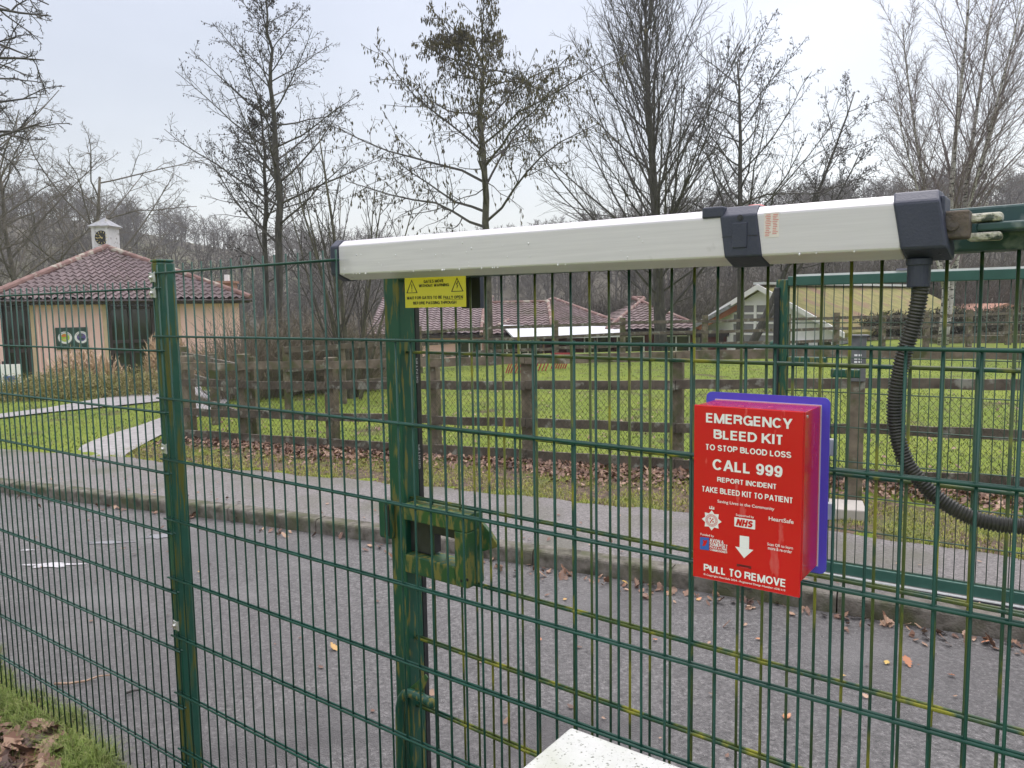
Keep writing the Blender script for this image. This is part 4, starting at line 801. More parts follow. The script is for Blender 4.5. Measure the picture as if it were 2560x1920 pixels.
block('school_block', 'low school block with a red-brown tiled roof seen just right of the yellow sign', 1040, 1195, 36.5, 722, 9, 1.5, m_pink, m_tile2, hip=0.01)
tb, A, B_, ze_ = block('school_block', 'school block with a pale sheet canopy under its red-brown tiled roof', 1075, 1345, 37.5, 704, 12, 1.35, m_barn, m_tile2, hip=3.0)
block('school_block', 'school block with a hipped tiled roof, right of the largest trunk', 1310, 1520, 36, 712, 9, 1.5, m_barn, m_tile2, hip=2.6)
mb = MB(); a = at(1085, 702, 37.3); b = at(1335, 705, 37.3); a2 = at(1110, 729, 33.5); b2 = at(1345, 724, 33.5)
mb.prism([a, b, b2, a2], [a-[0, 0, .08], b-[0, 0, .08], b2-[0, 0, .08], a2-[0, 0, .08]]); cnp = mb.build('canopy', m_shwhite, tb)
mb = MB()
for u in (0, .25, .5, .75, 1): p = a2+(b2-a2)*u; mb.tube([p-[0, -.1, .1], (p[0], p[1]+.1, -3.2)], .07, 8)
mb.build('canopy_post', m_brown, cnp)
# --- barn and white building on the right
t = empty('barn', tuple(at(1660, 720, 35)), 'dark red open-fronted barn with a rising roof verge, left of the white gabled building', 'barn')
a = at(1500, 700, 35); b = at(1598, 645, 35); mb = MB(); off = np.array([0, 7, -2.2])
mb.prism([a, b, b-[0, 0, .18], a-[0, 0, .18]], [a+off, b+off, b+off-[0, 0, .18], a+off-[0, 0, .18]]); mb.build('roof', m_slate, t)
mb = MB(); a2, b2 = a-[0, 0, .18], b-[0, 0, .18]; mb.prism([a2+[0, .12, 0], b2+[0, .12, 0], b2+[0, .12, -.32], a2+[.3, .12, -.10]], [a2+[0, .2, 0], b2+[0, .2, 0], b2+[0, .2, -.32], a2+[.3, .2, -.10]]); mb.build('bargeboard', mat('orange brown board', (.30, .11, .055), (.36, .15, .08), scale=4, rough=.8), t)
mb = MB(); mb.aabb(a[0]+.3, b[0]+.8, 38.0, 38.2, -1.2, a[2]-.1); mb.aabb(b[0]-1.3, b[0]+.8, 35.6, 35.8, -1.2, b[2]-1.5); mb.build('wall', m_barn, t)
mb = MB(); mb.aabb(a[0]+.2, b[0]+.9, 35.5, 35.66, a[2]-.62, a[2]-.45)
for x in (a[0]+.4, a[0]+1.3, b[0]+.1): mb.aabb(x, x+.14, 35.4, 35.54, -1.2, a[2]-.3)
mb.build('timber_frame', m_brown, t)
mb = MB(); mb.aabb(b[0]-.4, b[0]+.25, 35.5, 35.56, -.4, .35); mb.build('window', m_wwall, t)
A = at(1638, 616, 34); e = np.array([.776, .631, 0]); p_ = np.array([.631, -.776, 0]); L = 15.5; w_ = 4.0
t = empty('white_building', A-[0, 0, 3.5], 'white gabled building with a yellow mossy roof behind the far gate', 'building')
zr = A[2]; C1 = A+p_*w_; C1 = np.array([C1[0], C1[1], zr-2.05]); C0 = A-p_*w_; C0 = np.array([C0[0], C0[1], zr-2.05])
def S(p, k, dz=0): return p+e*k+np.array([0, 0, dz])
mb = MB(); mb.prism([S(A, 0), S(C1, 0), S(C1, 0, -.16), S(A, 0, -.16)], [S(A, L), S(C1, L), S(C1, L, -.16), S(A, L, -.16)]); mb.prism([S(C0, 0), S(A, 0), S(A, 0, -.16), S(C0, 0, -.16)], [S(C0, L), S(A, L), S(A, L, -.16), S(C0, L, -.16)]); mb.build('roof', m_mossroof, t)
mb = MB(); mb.prism([S(A, -.08, .04), S(C1, -.08, .02), S(C1, -.08, -.20), S(A, -.08, -.20)], [S(A, .0, .04), S(C1, .0, .02), S(C1, 0, -.20), S(A, .0, -.20)]); mb.prism([S(C0, -.08, .02), S(A, -.08, .04), S(A, -.08, -.20), S(C0, -.08, -.20)], [S(C0, .0, .02), S(A, .0, .04), S(A, 0, -.20), S(C0, .0, -.20)]); mb.build('bargeboard', m_wwall, t)
mb = MB(); mb.beam(S(A, .0, .08), S(A, L, .08), .5, .10); mb.build('ridge_sheet', m_shwhite, t)
g0 = np.array([0, 0, -1.2]); D0 = C0+p_*.4; D1 = C1-p_*.4
ringf = [(D0[0], D0[1], -1.2), (D1[0], D1[1], -1.2), (D1[0], D1[1], D1[2]+.05), (A[0], A[1], A[2]-.2), (D0[0], D0[1], D0[2]+.05)]
mb = MB(); mb.prism([np.array(q)+e*.3 for q in ringf], [np.array(q)+e*(L-.3) for q in ringf]); mb.build('wall', m_wwall, t)
fw = Frame(math.atan2(p_[1], p_[0]), A[0]+e[0]*.3, A[1]+e[1]*.3)
mb = MB(); mb.box(fw, -1.5, .9, -.3, 1.70, .01, .03); wn = mb.build('window', m_glassg, t); mb = MB()
for x in (-1.56, -.36, .84): mb.box(fw, x, x+.13, -.35, 1.78, .031, .07)
for z in (-.35, .35, .85, 1.28, 1.68): mb.box(fw, -1.42, .83, z, z+.09, .031, .06)
mb.build('window_frame', m_wwall, wn)
for s in (2.0, 3.0):
    mb = MB(); mb.box(fw, s-.3, s+.3, -.3, .12, .01, .03); wn = mb.build('window', m_glass, t); mb = MB(); mb.box(fw, s-.36, s+.36, .12, .18, .011, .05); mb.box(fw, s-.36, s-.3, -.3, .12, .011, .05); mb.box(fw, s+.3, s+.36, -.3, .12, .011, .05); mb.build('window_frame', m_wwall, wn)
mb = MB(); q0 = at(2120, 672, 46); q1 = at(2176, 655, 46); q2 = at(2300, 690, 46); mb.prism([q0, q1, q2], [q0+[0, 8, 0], q1+[0, 8, 0], q2+[0, 8, 0]]); t = empty('brick_building', q0-[0, 0, 2], 'low brick building with an orange gable far right behind the hedge', 'building'); mb.build('gable_roof', m_brick, t)
mb = MB(); mb.aabb(q0[0]+.2, q2[0]-.4, 46.3, 53.5, -.5, min(q0[2], q2[2])); mb.build('wall', m_brick, t)
# retaining wall and hedge bank to the right
a = at(1990, 742, 30); b = at(2500, 742, 30); za = float(terrain(a[0], 30)); mb = MB(); mb.prism([(a[0], 29.5, za-.3), (b[0], 27.0, za-.3), (b[0], 27.0, za+.45), (a[0], 29.5, za+.25)], [(a[0], 29.8, za-.3), (b[0], 27.3, za-.3), (b[0], 27.3, za+.45), (a[0], 29.8, za+.25)])
mb.build('retaining_wall', m_wood, base=(a[0], 29.6, za), label='low brown retaining wall across the lawn at far right', cat='wall')
# ================================================================== TREES
def rv(r): return np.array([r.gauss(0, 1), r.gauss(0, 1), r.gauss(0, 1)])
def limb(r, p, d, L, r0, r1, n, wob, trop):
    pts = [p]; rad = [r0]; d = d/np.linalg.norm(d)
    for i in range(1, n+1):
        d = d+rv(r)*wob; d[2] += trop; d = d/math.sqrt(d@d); p = p+d*(L/n); pts.append(p); rad.append(r0+(r1-r0)*i/n)
    return pts, rad
def branch_dir(r, d, ang, az=None):
    h = np.array([0, 0, 1.]) if abs(d[2]) < .95 else np.array([1., 0, 0]); x = np.cross(d, h); x /= np.linalg.norm(x); y = np.cross(d, x); a = r.uniform(0, 2*math.pi) if az is None else az
    return d*math.cos(ang)+(x*math.cos(a)+y*math.sin(a))*math.sin(ang)
def grow(r, mbs, pts, rad, lvl, spec, tips, L):
    if lvl >= len(spec): return
    s = spec[lvl]; n = s['n']; az = r.uniform(0, 6.28)
    k = len(pts)-1
    for i in range(n):
        t = s['t0']+(s['t1']-s['t0'])*((i+r.random()*.8)/n); f = t*k; a = min(int(f), k-1); u = f-a
        p = pts[a]*(1-u)+pts[a+1]*u; d = pts[a+1]-pts[a]; d = d/np.linalg.norm(d); rr_ = rad[a]*(1-u)+rad[a+1]*u
        az += 2.4+r.uniform(-.4, .4); shape = s.get('shape', lambda q: 1-.6*q)(t)
        l = L*s['len']*shape*r.uniform(.75, 1.2); rb = min(rr_*.75, max(s['rmin'], rr_*s['rr'])) if s['rr'] else s['rmin']
        bp, br_ = limb(r, p, branch_dir(r, d, R_(s['ang']*s.get('angf', lambda q: 1)(t)*r.uniform(.75, 1.25)), az), l, rb, s['rt'], s.get('seg', 4), s['wob'], s['trop'])
        mbs.twig(bp, br_, s.get('sides', 3))
        if lvl == len(spec)-1 or s.get('tips'): tips.append(bp)
        grow(r, mbs, bp, br_, lvl+1, spec, tips, l)
def make_tree(name, base, stems, spec, label, cat, mt, mc, seed, fruit=None, group=None):
    r = random.Random(seed); t = empty(name, base, label, cat, group); cm = MB(); tips = []
    for (off, lean, H, r0, r1, wob, trop, nseg) in stems:
        tm = MB(); p = np.array(base, float)+np.array(off, float); d = np.array(lean, float)
        if d.ndim == 2:         # a trunk line given joint by joint
            u = np.linspace(0, 1, len(d)); v = np.linspace(0, 1, nseg+1); pts = [np.array([np.interp(q, u, d[:, k]) for k in range(3)])+rv(r)*.02*(0 < q < 1) for q in v]; rad = [r0+(r1-r0)*q for q in v]; pts[0] = pts[0]-np.array([0, 0, .3])
        else: pts, rad = limb(r, p-[0, 0, .3], d, H, r0, r1, nseg, wob, trop)
        rad[0] *= 1.25; tm.tube(pts, rad, 8); tm.build('trunk', mt, t, smooth=True)
        grow(r, cm, pts, rad, 0, spec, tips, H)
    cm.build('crown', mc, t)
    if fruit:
        fm = MB(); n_, size, droop, m_ = fruit
        for bp in tips:
            for i in range(n_):
                if r.random() < .6:
                    a = r.randrange(1, len(bp)); p = bp[a]+rv(r)*.02; s = size*r.uniform(.7, 1.3); e1 = p+np.array([r.gauss(0, .2), r.gauss(0, .2), -1])*s*droop; m1 = (p+e1)/2; w1 = s*.20
                    fm.add([p, m1+[w1, 0, 0], m1+[-w1*.5, w1*.87, 0], m1+[-w1*.5, -w1*.87, 0], e1], [(0, 1, 2), (0, 2, 3), (0, 3, 1), (4, 2, 1), (4, 3, 2), (4, 1, 3)])
        fm.build('catkins' if droop > .9 else 'cones', m_, t, kind='stuff')
    return t
def gbase(x, y, Y): p = at(x, y, Y); return np.array([p[0], Y, float(terrain(p[0], Y))])
def tz(x, y, Y): return at(x, y, Y)[2]
alder = [dict(n=38, t0=.16, t1=.97, len=.335, ang=58, rr=.42, rmin=.012, rt=.006, wob=.07, trop=.035, seg=7, shape=lambda q: 1.12-1.02*q, tips=True), dict(n=12, t0=.2, t1=.97, len=.38, ang=42, rr=.5, rmin=.006, rt=.0035, wob=.13, trop=.03, seg=5), dict(n=5, t0=.2, t1=.95, len=.48, ang=45, rr=0, rmin=.0042, rt=.0028, wob=.18, trop=.02, seg=3)]
b = gbase(596, 780, 17); H = tz(575, -60, 17)-b[2]
make_tree('alder_tree', b, [((0, 0, 0), [b, at(604, 470, 17), at(596, 330, 17), at(588, 200, 17), at(580, 80, 17), at(574, -50, 17)], H, .095, .012, 0, 0, 16)], alder, 'tall slim bare alder with small dark cones and the higher top, behind the left mesh', 'tree', m_bark, m_twig, 11, (2, .06, .6, m_cone), 'bare alders')
b = gbase(573, 780, 18.5); H = tz(556, 245, 18.5)-b[2]
make_tree('alder_tree', b, [((0, 0, 0), [b, at(574, 500, 18.5), at(570, 400, 18.5), at(567, 300, 18.5), at(560, 215, 18.5)], H, .075, .012, 0, 0, 12)], alder, 'shorter slim alder close to the left of the tallest alder stem', 'tree', m_bark, m_twig, 12, (2, .07, .6, m_cone), 'bare alders')
b = gbase(1055, 768, 24); H = (tz(1030, 60, 24)-b[2])*.97
catk = [dict(n=30, t0=.22, t1=.98, len=.56, ang=66, rr=.5, rmin=.03, rt=.01, wob=.14, trop=.018, seg=7, shape=lambda q: 1.25-1.05*q), dict(n=15, t0=.2, t1=.97, len=.42, ang=48, rr=.5, rmin=.012, rt=.006, wob=.18, trop=.01, seg=5, tips=True), dict(n=6, t0=.1, t1=.98, len=.42, ang=50, rr=0, rmin=.006, rt=.004, wob=.2, trop=-.01, seg=3)]
make_tree('alder_tree', b, [((0, 0, 0), [b, at(1052, 560, 24), at(1049, 450, 24), at(1043, 330, 24), at(1036, 240, 24), at(1048, 160, 24), at(1032, 115, 24), at(1010, 75, 24)], H, .135, .018, 0, 0, 16)], catk, 'alder hung with long brown catkins, above the middle of the silver ram', 'tree', m_barkm, m_twig, 31, (3, .12, 1.0, m_catk), 'bare alders')
b = gbase(1428, 758, 29); H = tz(1405, -90, 29)-b[2]
horn = [dict(n=68, t0=.11, t1=.93, len=.56, ang=46, angf=lambda q: 1.28-.95*q, rr=.30, rmin=.026, rt=.008, wob=.035, trop=.030, seg=11, sides=4, shape=lambda q: 1.12-.80*q), dict(n=13, t0=.12, t1=.97, len=.34, ang=30, rr=.5, rmin=.014, rt=.006, wob=.06, trop=.03, seg=6, shape=lambda q: 1.2-.6*q), dict(n=7, t0=.1, t1=.97, len=.42, ang=34, rr=0, rmin=.0065, rt=.004, wob=.12, trop=.02, seg=3)]
make_tree('hornbeam_tree', b, [((0, 0, 0), (-.012, 0, 1), H, .25, .02, .012, .02, 14)], horn, 'largest bare tree, a broad upright crown of fine branches from a thick trunk', 'tree', m_bark, m_twig, 5)
b = gbase(1600, 760, 30); H = tz(1570, 118, 30)-b[2]
ald5 = [dict(n=30, t0=.28, t1=.98, len=.50, ang=58, rr=.5, rmin=.03, rt=.01, wob=.12, trop=.05, seg=7, shape=lambda q: 1.15-.8*q), dict(n=11, t0=.2, t1=.97, len=.40, ang=45, rr=.5, rmin=.012, rt=.006, wob=.15, trop=.03, seg=5, tips=True), dict(n=5, t0=.1, t1=.98, len=.45, ang=50, rr=0, rmin=.006, rt=.004, wob=.2, trop=0, seg=3)]
make_tree('alder_tree', b, [((0, 0, 0), (-.03, 0, 1), H, .17, .03, .03, .02, 12)], ald5, 'dark bare alder with dense cones, immediately right of the largest bare tree', 'tree', m_bark, m_twig, 41, (3, .085, .8, m_cone), 'bare alders')
b = gbase(1640, 760, 32); L = 8.6
ald6 = [dict(n=22, t0=.32, t1=.98, len=.34, ang=50, rr=.5, rmin=.02, rt=.008, wob=.12, trop=.05, seg=6), dict(n=8, t0=.2, t1=.97, len=.42, ang=45, rr=.5, rmin=.01, rt=.005, wob=.15, trop=.03, seg=4, tips=True), dict(n=4, t0=.1, t1=.98, len=.45, ang=50, rr=0, rmin=.006, rt=.004, wob=.2, trop=0, seg=3)]
make_tree('alder_tree', b, [((-.6, 0, 0), (.40, 0, 1), 11.6, .15, .02, .03, .004, 12), ((-.5, .3, 0), (.62, 0, 1), 9.8, .11, .02, .035, .012, 10)], ald6, 'alder whose twin stems lean far to the right over the dark ram collar', 'tree', m_bark, m_twig, 43, (3, .085, .8, m_cone), 'bare alders')
b = gbase(2035, 738, 28.5)
bir = [dict(n=19, t0=.18, t1=.97, len=.34, ang=26, rr=.45, rmin=.014, rt=.006, wob=.05, trop=.02, seg=7, sides=4, shape=lambda q: 1.15-.6*q), dict(n=14, t0=.15, t1=.97, len=.42, ang=32, rr=.4, rmin=.009, rt=.005, wob=.09, trop=.01, seg=5), dict(n=8, t0=.1, t1=.98, len=.42, ang=38, rr=0, rmin=.0042, rt=.003, wob=.16, trop=-.03, seg=4)]
make_tree('birch_tree', b, [((0, 0, 0), (.045, 0, 1), 13.4, .15, .02, .012, .01, 12), ((.1, .1, 0), (.13, .05, 1), 13, .14, .02, .012, .012, 12), ((0, 0, 2.5), (-.22, 0, 1), 9.5, .08, .015, .015, .02, 10), ((0, 0, 2.8), (.38, .1, 1), 10, .09, .015, .015, .03, 10), ((.05, -.1, 2.2), (-.36, -.05, 1), 7.5, .06, .012, .02, .02, 8), ((.05, .1, 2.4), (.22, -.1, 1), 10.5, .08, .012, .015, .01, 10)], bir, 'pale-stemmed birch with fine purplish twigs, above the motor head at right', 'tree', m_birch, m_btwig, 61)
hz = [dict(n=8, t0=.25, t1=.95, len=.40, ang=26, rr=.45, rmin=.010, rt=.005, wob=.07, trop=.03, seg=6), dict(n=5, t0=.2, t1=.95, len=.4, ang=32, rr=0, rmin=.0055, rt=.0035, wob=.12, trop=.02, seg=4)]
b = gbase(756, 772, 14)
Hh = tz(720, 255, 14)-b[2]
st = [((rnd.uniform(-.15, .15), rnd.uniform(-.2, .2), 0), (math.sin(a)*rnd.uniform(.12, .42)-.06, math.cos(a)*.25, 1), Hh*rnd.uniform(.72, 1.0), rnd.uniform(.022, .042), .006, .022, .035, 9) for a in [i*6.283/9 for i in range(9)]]
st.append(((0, 0, 0), (-.04, 0, 1), Hh, .06, .01, .02, .02, 10))
make_tree('hazel_tree', b, st, hz, 'many-stemmed bare hazel growing between the tall alders and the ram end cap', 'tree', m_barkm, m_twig, 71)
b = gbase(1760, 755, 34)
oaks = [dict(n=14, t0=.30, t1=1.0, len=.62, ang=50, rr=.55, rmin=.05, rt=.02, wob=.13, trop=.03, seg=7, sides=5, shape=lambda q: 1.1-.4*q), dict(n=7, t0=.25, t1=.98, len=.50, ang=46, rr=.5, rmin=.022, rt=.011, wob=.18, trop=.03, seg=6, sides=4), dict(n=7, t0=.2, t1=.98, len=.48, ang=46, rr=.5, rmin=.012, rt=.007, wob=.22, trop=.02, seg=4), dict(n=4, t0=.2, t1=.98, len=.5, ang=48, rr=0, rmin=.007, rt=.005, wob=.25, trop=.02, seg=3)]
for i, (x, Y, top, rr0, lab, ln) in enumerate([(20, 43, 262, .24, 'oak with mossy trunk at the far left edge behind the clock building', .0), (62, 45, 285, .22, 'second bare oak from the left edge behind the clock building', .05), (150, 46, 300, .22, 'leaning bare oak with low spreading limbs left of the clock turret', .15), (-60, 40, 200, .25, 'bare oak mostly outside the left edge, its twigs reaching above the pink wall', .0)]):
    b = gbase(x, 760, Y); H = (tz(x, top, Y)-b[2])*.90
    make_tree('oak_tree', b, [((0, 0, 0), (ln, 0, 1), H, rr0, .07, .05, .02, 8)], oaks, lab, 'tree', m_oak, m_oaktw, 80+i, None, 'bare oaks beyond the clock building')
# overhanging oak boughs at top left: a nearer tree rooted outside the frame
b = np.array([-12.5, 12.5, .1]); t = empty('oak_tree', b, 'nearest bare oak, only its knobbly outer boughs reach in at the top left corner', 'tree'); r = random.Random(91); tm = MB(); cm = MB(); tips = []
pts, rad = limb(r, b-[0, 0, .3], np.array([.05, 0, 1.]), 8.5, .32, .2, 8, .03, .02); tm.tube(pts, rad, 10); tm.build('trunk', m_oak, t, smooth=True)
sub = [dict(n=9, t0=.25, t1=.98, len=.40, ang=42, rr=.5, rmin=.014, rt=.007, wob=.16, trop=.02, seg=6, sides=4), dict(n=7, t0=.15, t1=.98, len=.42, ang=48, rr=.5, rmin=.007, rt=.005, wob=.22, trop=.03, seg=5), dict(n=5, t0=.15, t1=.98, len=.42, ang=50, rr=0, rmin=.0048, rt=.0038, wob=.26, trop=.02, seg=3)]
for (x, y, Y, k) in [(110, 35, 12.5, 7), (60, 120, 11.8, 6), (95, 130, 12.8, 6), (40, 170, 12, 5), (80, 210, 13, 4), (60, 285, 13.4, 4), (90, 265, 12.4, 3), (20, 20, 12.2, 8), (105, 10, 13, 8)]:
    tgt = at(x, y, Y); s = pts[k]; mid = (s+tgt)/2+np.array([0, 0, .5]); L = np.linalg.norm(tgt-s); n = 10; bp = []
    off = np.zeros(3)
    for i in range(n+1):
        u = i/n; off = off+rv(r)*.04; bp.append((1-u)**2*s+2*u*(1-u)*mid+u*u*tgt+off*(u*(1-u)*4))
    br_ = [.085*(1-u/n)+.010 for u in range(n+1)]; cm.tube(bp, br_, 5, False); grow(r, cm, bp, br_, 0, [dict(sub[0], t0=.45, len=.28)]+sub[1:], tips, L)
cm.build('crown', m_twig, t)
# brambles and bushes
def bush(name, c, rx, ry, h, n, m, label, cat, seed, wob=.16, r0=.007, lean=.5, group=None, sub=2, trop=-.02):
    r = random.Random(seed); mb = MB(); z0 = float(terrain(c[0], c[1]))
    for i in range(n):
        a = r.uniform(0, 6.283); q = math.sqrt(r.random()); p = np.array([c[0]+math.cos(a)*q*rx, c[1]+math.sin(a)*q*ry, z0-.05]); H = h*r.uniform(.55, 1.05)*(1-.35*q*q)
        bp, br_ = limb(r, p, np.array([math.cos(a)*lean*q, math.sin(a)*lean*q, 1.]), H, r0*r.uniform(.7, 1.2), r0*.4, 6, wob, trop); mb.twig(bp, br_)
        for k in range(sub):
            j = r.randrange(2, 6); d = branch_dir(r, (bp[j]-bp[j-1])/np.linalg.norm(bp[j]-bp[j-1]), R_(r.uniform(25, 60))); b2, r2 = limb(r, bp[j], d, H*r.uniform(.2, .45), r0*.5, r0*.3, 4, wob, 0); mb.twig(b2, r2)
    return mb.build(name, m, None, base=(c[0], c[1], z0), label=label, cat=cat, group=group)
for i, (x, Y, rx, ry, h, n, lab) in enumerate([(545, 14.6, .75, .6, 1.9, 420, 'brown twiggy bush in front of the pink wall, just right of the box post'), (640, 15.6, 1.0, .8, 1.9, 520, 'brown bramble thicket at the foot of the tall alders'), (735, 15.4, .8, .7, 1.9, 420, 'brown bramble thicket under the many-stemmed hazel'), (815, 18.5, .7, .7, 1.7, 260, 'thin brown bramble clump left of the near gate stile')]):
    b = gbase(x, 790, Y); bush('bramble_bush', b, rx, ry, h, n, m_bram, lab, 'bush', 100+i, group='brown bushes behind the fence', sub=3)
for i, (x, Y, rx, h, n, lab) in enumerate([(700, 42, 5.0, 4.5, 700, 'wide brown thicket behind the alders in front of the hillside'), (830, 44, 4.0, 4.2, 500, 'brown thicket above the left end of the ram, behind the school roof'), (1240, 55, 7.0, 5.0, 800, 'long grey-brown thicket behind the school roofs at the centre'), (1480, 50, 6.0, 5.0, 800, 'grey-brown thicket right of the largest trunk behind the roofs'), (1820, 52, 7.0, 5.5, 900, 'dark thicket behind the white gabled building'), (2120, 52, 7.0, 6.0, 900, 'dark thicket behind the birch at far right'), (380, 50, 6.0, 4.0, 700, 'grey-brown thicket behind the clock building right hip'), (100, 52, 8.0, 5.5, 800, 'grey-brown thicket behind the clock building on the left'), (1040, 56, 5, 4.5, 500, 'grey-brown thicket behind the trunk of the catkin alder')]):
    b = gbase(x, 700, Y); bush('thicket', b, rx, 2.5, h, n, m_far, lab, 'bush', 130+i, r0=.024, lean=.35, group='thickets at the foot of the hill', sub=4, wob=.13)
# hedge of yellow green shrubs below the clock building
def leafy(name, c, rx, ry, h, n, m, label, cat, seed, group=None, size=.035, blade=False):
    r = random.Random(seed); mb = MB(); z0 = float(terrain(c[0], c[1])); V = []; Fc = []
    for i in range(n):
        a = r.uniform(0, 6.283); q = r.random()**.4; el = math.asin(r.random())
        x = c[0]+math.cos(a)*math.cos(el)*q*rx*(1+.15*math.sin(5*a)); y = c[1]+math.sin(a)*math.cos(el)*q*ry; z = z0+(math.sin(el)*q)*h*(1+.12*math.sin(7*a))
        s = size*r.uniform(.6, 1.5); d = np.array([r.gauss(0, .5), r.gauss(0, .5), 1.1 if blade else r.gauss(.3, .7)]); d /= np.linalg.norm(d)+1e-9; w = np.cross(d, rv(r)); w /= np.linalg.norm(w)+1e-9; p = np.array([x, y, z]); L = s*(3.2 if blade else 1.6)
        b = len(V); V += [p-w*s*.25, p+w*s*.25, p+d*L+w*s*.05]; Fc.append((b, b+1, b+2))
    return mesh_obj(name, V, Fc, m, None, base=(c[0], c[1], z0), label=label, cat=cat, group=group)
for i, (x, Y, rx, h, n, lab) in enumerate([(-20, 15.2, 1.3, .50, 6000, 'leftmost clipped yellow-green shrub in the row before the pink wall'), (70, 15.2, .9, .50, 5500, 'yellow-green shrub below the white notice board'), (150, 15.3, .9, .62, 6000, 'yellow-green shrub below the round-badge wall sign'), (225, 15.4, .8, .45, 5000, 'yellow-green shrub left of the right-hand dark window'), (298, 15.6, .75, .58, 5500, 'rightmost yellow-green shrub, next to the box post')]):
    b = gbase(x, 860, Y); leafy('garden_shrub', b, rx, .8, h, n, m_hedge, lab, 'shrub', 150+i, 'shrubs before the clock building', .030, False)
for i, (x, Y, rx, h, n, lab) in enumerate([(368, 21, .7, 1.45, 2600, 'clump of tan ornamental grass half hidden by the box post'), (440, 20.5, 1.1, .85, 3000, 'wide clump of tan ornamental grass right of the box post'), (185, 21, 1.2, 1.1, 2500, 'low clump of tan grass against the pink wall behind the shrubs')]):
    b = gbase(x, 860, Y); leafy('ornamental_grass', b, rx, .6, h, n, m_tan, lab, 'grass clump', 170+i, 'tan ornamental grasses', .07, True)
for i, (x, Y, rx, h, n, lab) in enumerate([(1930, 33, 2.4, 1.1, 7000, 'dark clipped hedge stretch behind the keypad post'), (2060, 34, 2.6, 1.2, 7500, 'dark clipped hedge stretch behind the birch trunk'), (2200, 35, 3.0, 1.25, 8000, 'dark clipped hedge stretch at the right edge')]):
    b = gbase(x, 760, Y); leafy('hedge', b, rx, .9, h, n, mat('dark hedge twigs', (.05, .05, .035), (.11, .10, .06), scale=1.5, rough=.9), lab, 'hedge', 180+i, 'hedge along the back of the lawn', .10)
# ================================================================== FAR WOODS
def proto_tree(seed, H=11.0):
    r = random.Random(seed); mb = MB(); tips = []
    pts, rad = limb(r, np.zeros(3), np.array([0, 0, 1.]), H*.75, .22, .07, 5, .05, .02); mb.tube(pts, rad, 3, False)
    grow(r, mb, pts, rad, 0, [dict(n=13, t0=.25, t1=1., len=.52, ang=48, rr=.5, rmin=.07, rt=.04, wob=.10, trop=.06, seg=3, shape=lambda q: 1.1-.45*q), dict(n=8, t0=.25, t1=1, len=.50, ang=42, rr=0, rmin=.05, rt=.025, wob=.15, trop=.04, seg=2), dict(n=3, t0=.3, t1=1, len=.5, ang=40, rr=0, rmin=.032, rt=.02, wob=.15, trop=.04, seg=1)], tips, H*.75)
    mb.flush(); return np.array(mb.v), np.array([f for f in mb.f if len(f) == 4])
protos = [proto_tree(200+i) for i in range(4)]
r = random.Random(300); VV = []; FF = []; nb = 0; cnt = 0
while cnt < 900:
    px = r.uniform(-250, 2480); dist = 75+(225-75)*r.random()**.85; x = (px-1106)/1654*dist; y = dist
    el = 1
    if 330 < px < 640 and 120 < dist < 190 and r.random() < .35: continue
    z = float(terrain(x, y)); Vp, Fp = protos[r.randrange(4)]; s = r.uniform(.6, 1.05)*(.85 if dist < 110 else 1); a = r.uniform(0, 6.28)
    c_, s_ = math.cos(a)*s, math.sin(a)*s; W_ = np.stack([Vp[:, 0]*c_-Vp[:, 1]*s_+x, Vp[:, 0]*s_+Vp[:, 1]*c_+y, Vp[:, 2]*s+z-.3], -1)
    VV.append(W_); FF.append(Fp+nb); nb += len(W_); cnt += 1
mesh_obj('hillside_wood', np.concatenate(VV), np.concatenate(FF), m_far, label='grey-brown leafless wood covering the far hillside', cat='wood', kind='stuff')
pm = []
for i, (Vp, Fp) in enumerate(protos):
    pm.append((Vp, Fp))
meshes = []
where = ['above the clock turret', 'right of the clock turret', 'in the skyline copse left of centre', 'in the skyline row before the tall alders']
names = [(262, .9), (292, 1.25), (318, .85), (345, .8), (372, .95), (392, 1.0), (412, .8), (436, .75), (470, .6), (850, .8), (905, .85), (960, .8), (1010, .75)]
for i, (px, s) in enumerate(names):
    dist = 232; x = (px-1106)/1654*dist; z = float(terrain(x, dist)); Vp, Fp = protos[i % 4]
    o = mesh_obj('skyline_tree', Vp+np.array([x, dist, z-.3]), Fp, m_far2, None, base=(x, dist, z-.3), cat='tree', group='bare trees on the skyline')
    o.scale = (s*.85, s*.85, s); o.rotation_euler = (0, 0, i*1.1)
    o['label'] = ['bare skyline tree nearest the right side of the clock turret', 'tallest rounded bare tree on the left skyline', 'third bare skyline tree right of the clock turret', 'fourth bare skyline tree right of the clock turret', 'fifth bare skyline tree right of the clock turret', 'sixth bare skyline tree right of the clock turret', 'seventh bare skyline tree right of the clock turret', 'eighth bare skyline tree right of the clock turret, near the alders', 'smallest bare skyline tree, seen through the left alder twigs', 'leftmost bare skyline tree above the ram, left of the catkin alder', 'second bare skyline tree above the ram, left of the catkin alder', 'third bare skyline tree above the ram, left of the catkin alder', 'bare skyline tree right behind the catkin alder trunk'][i]
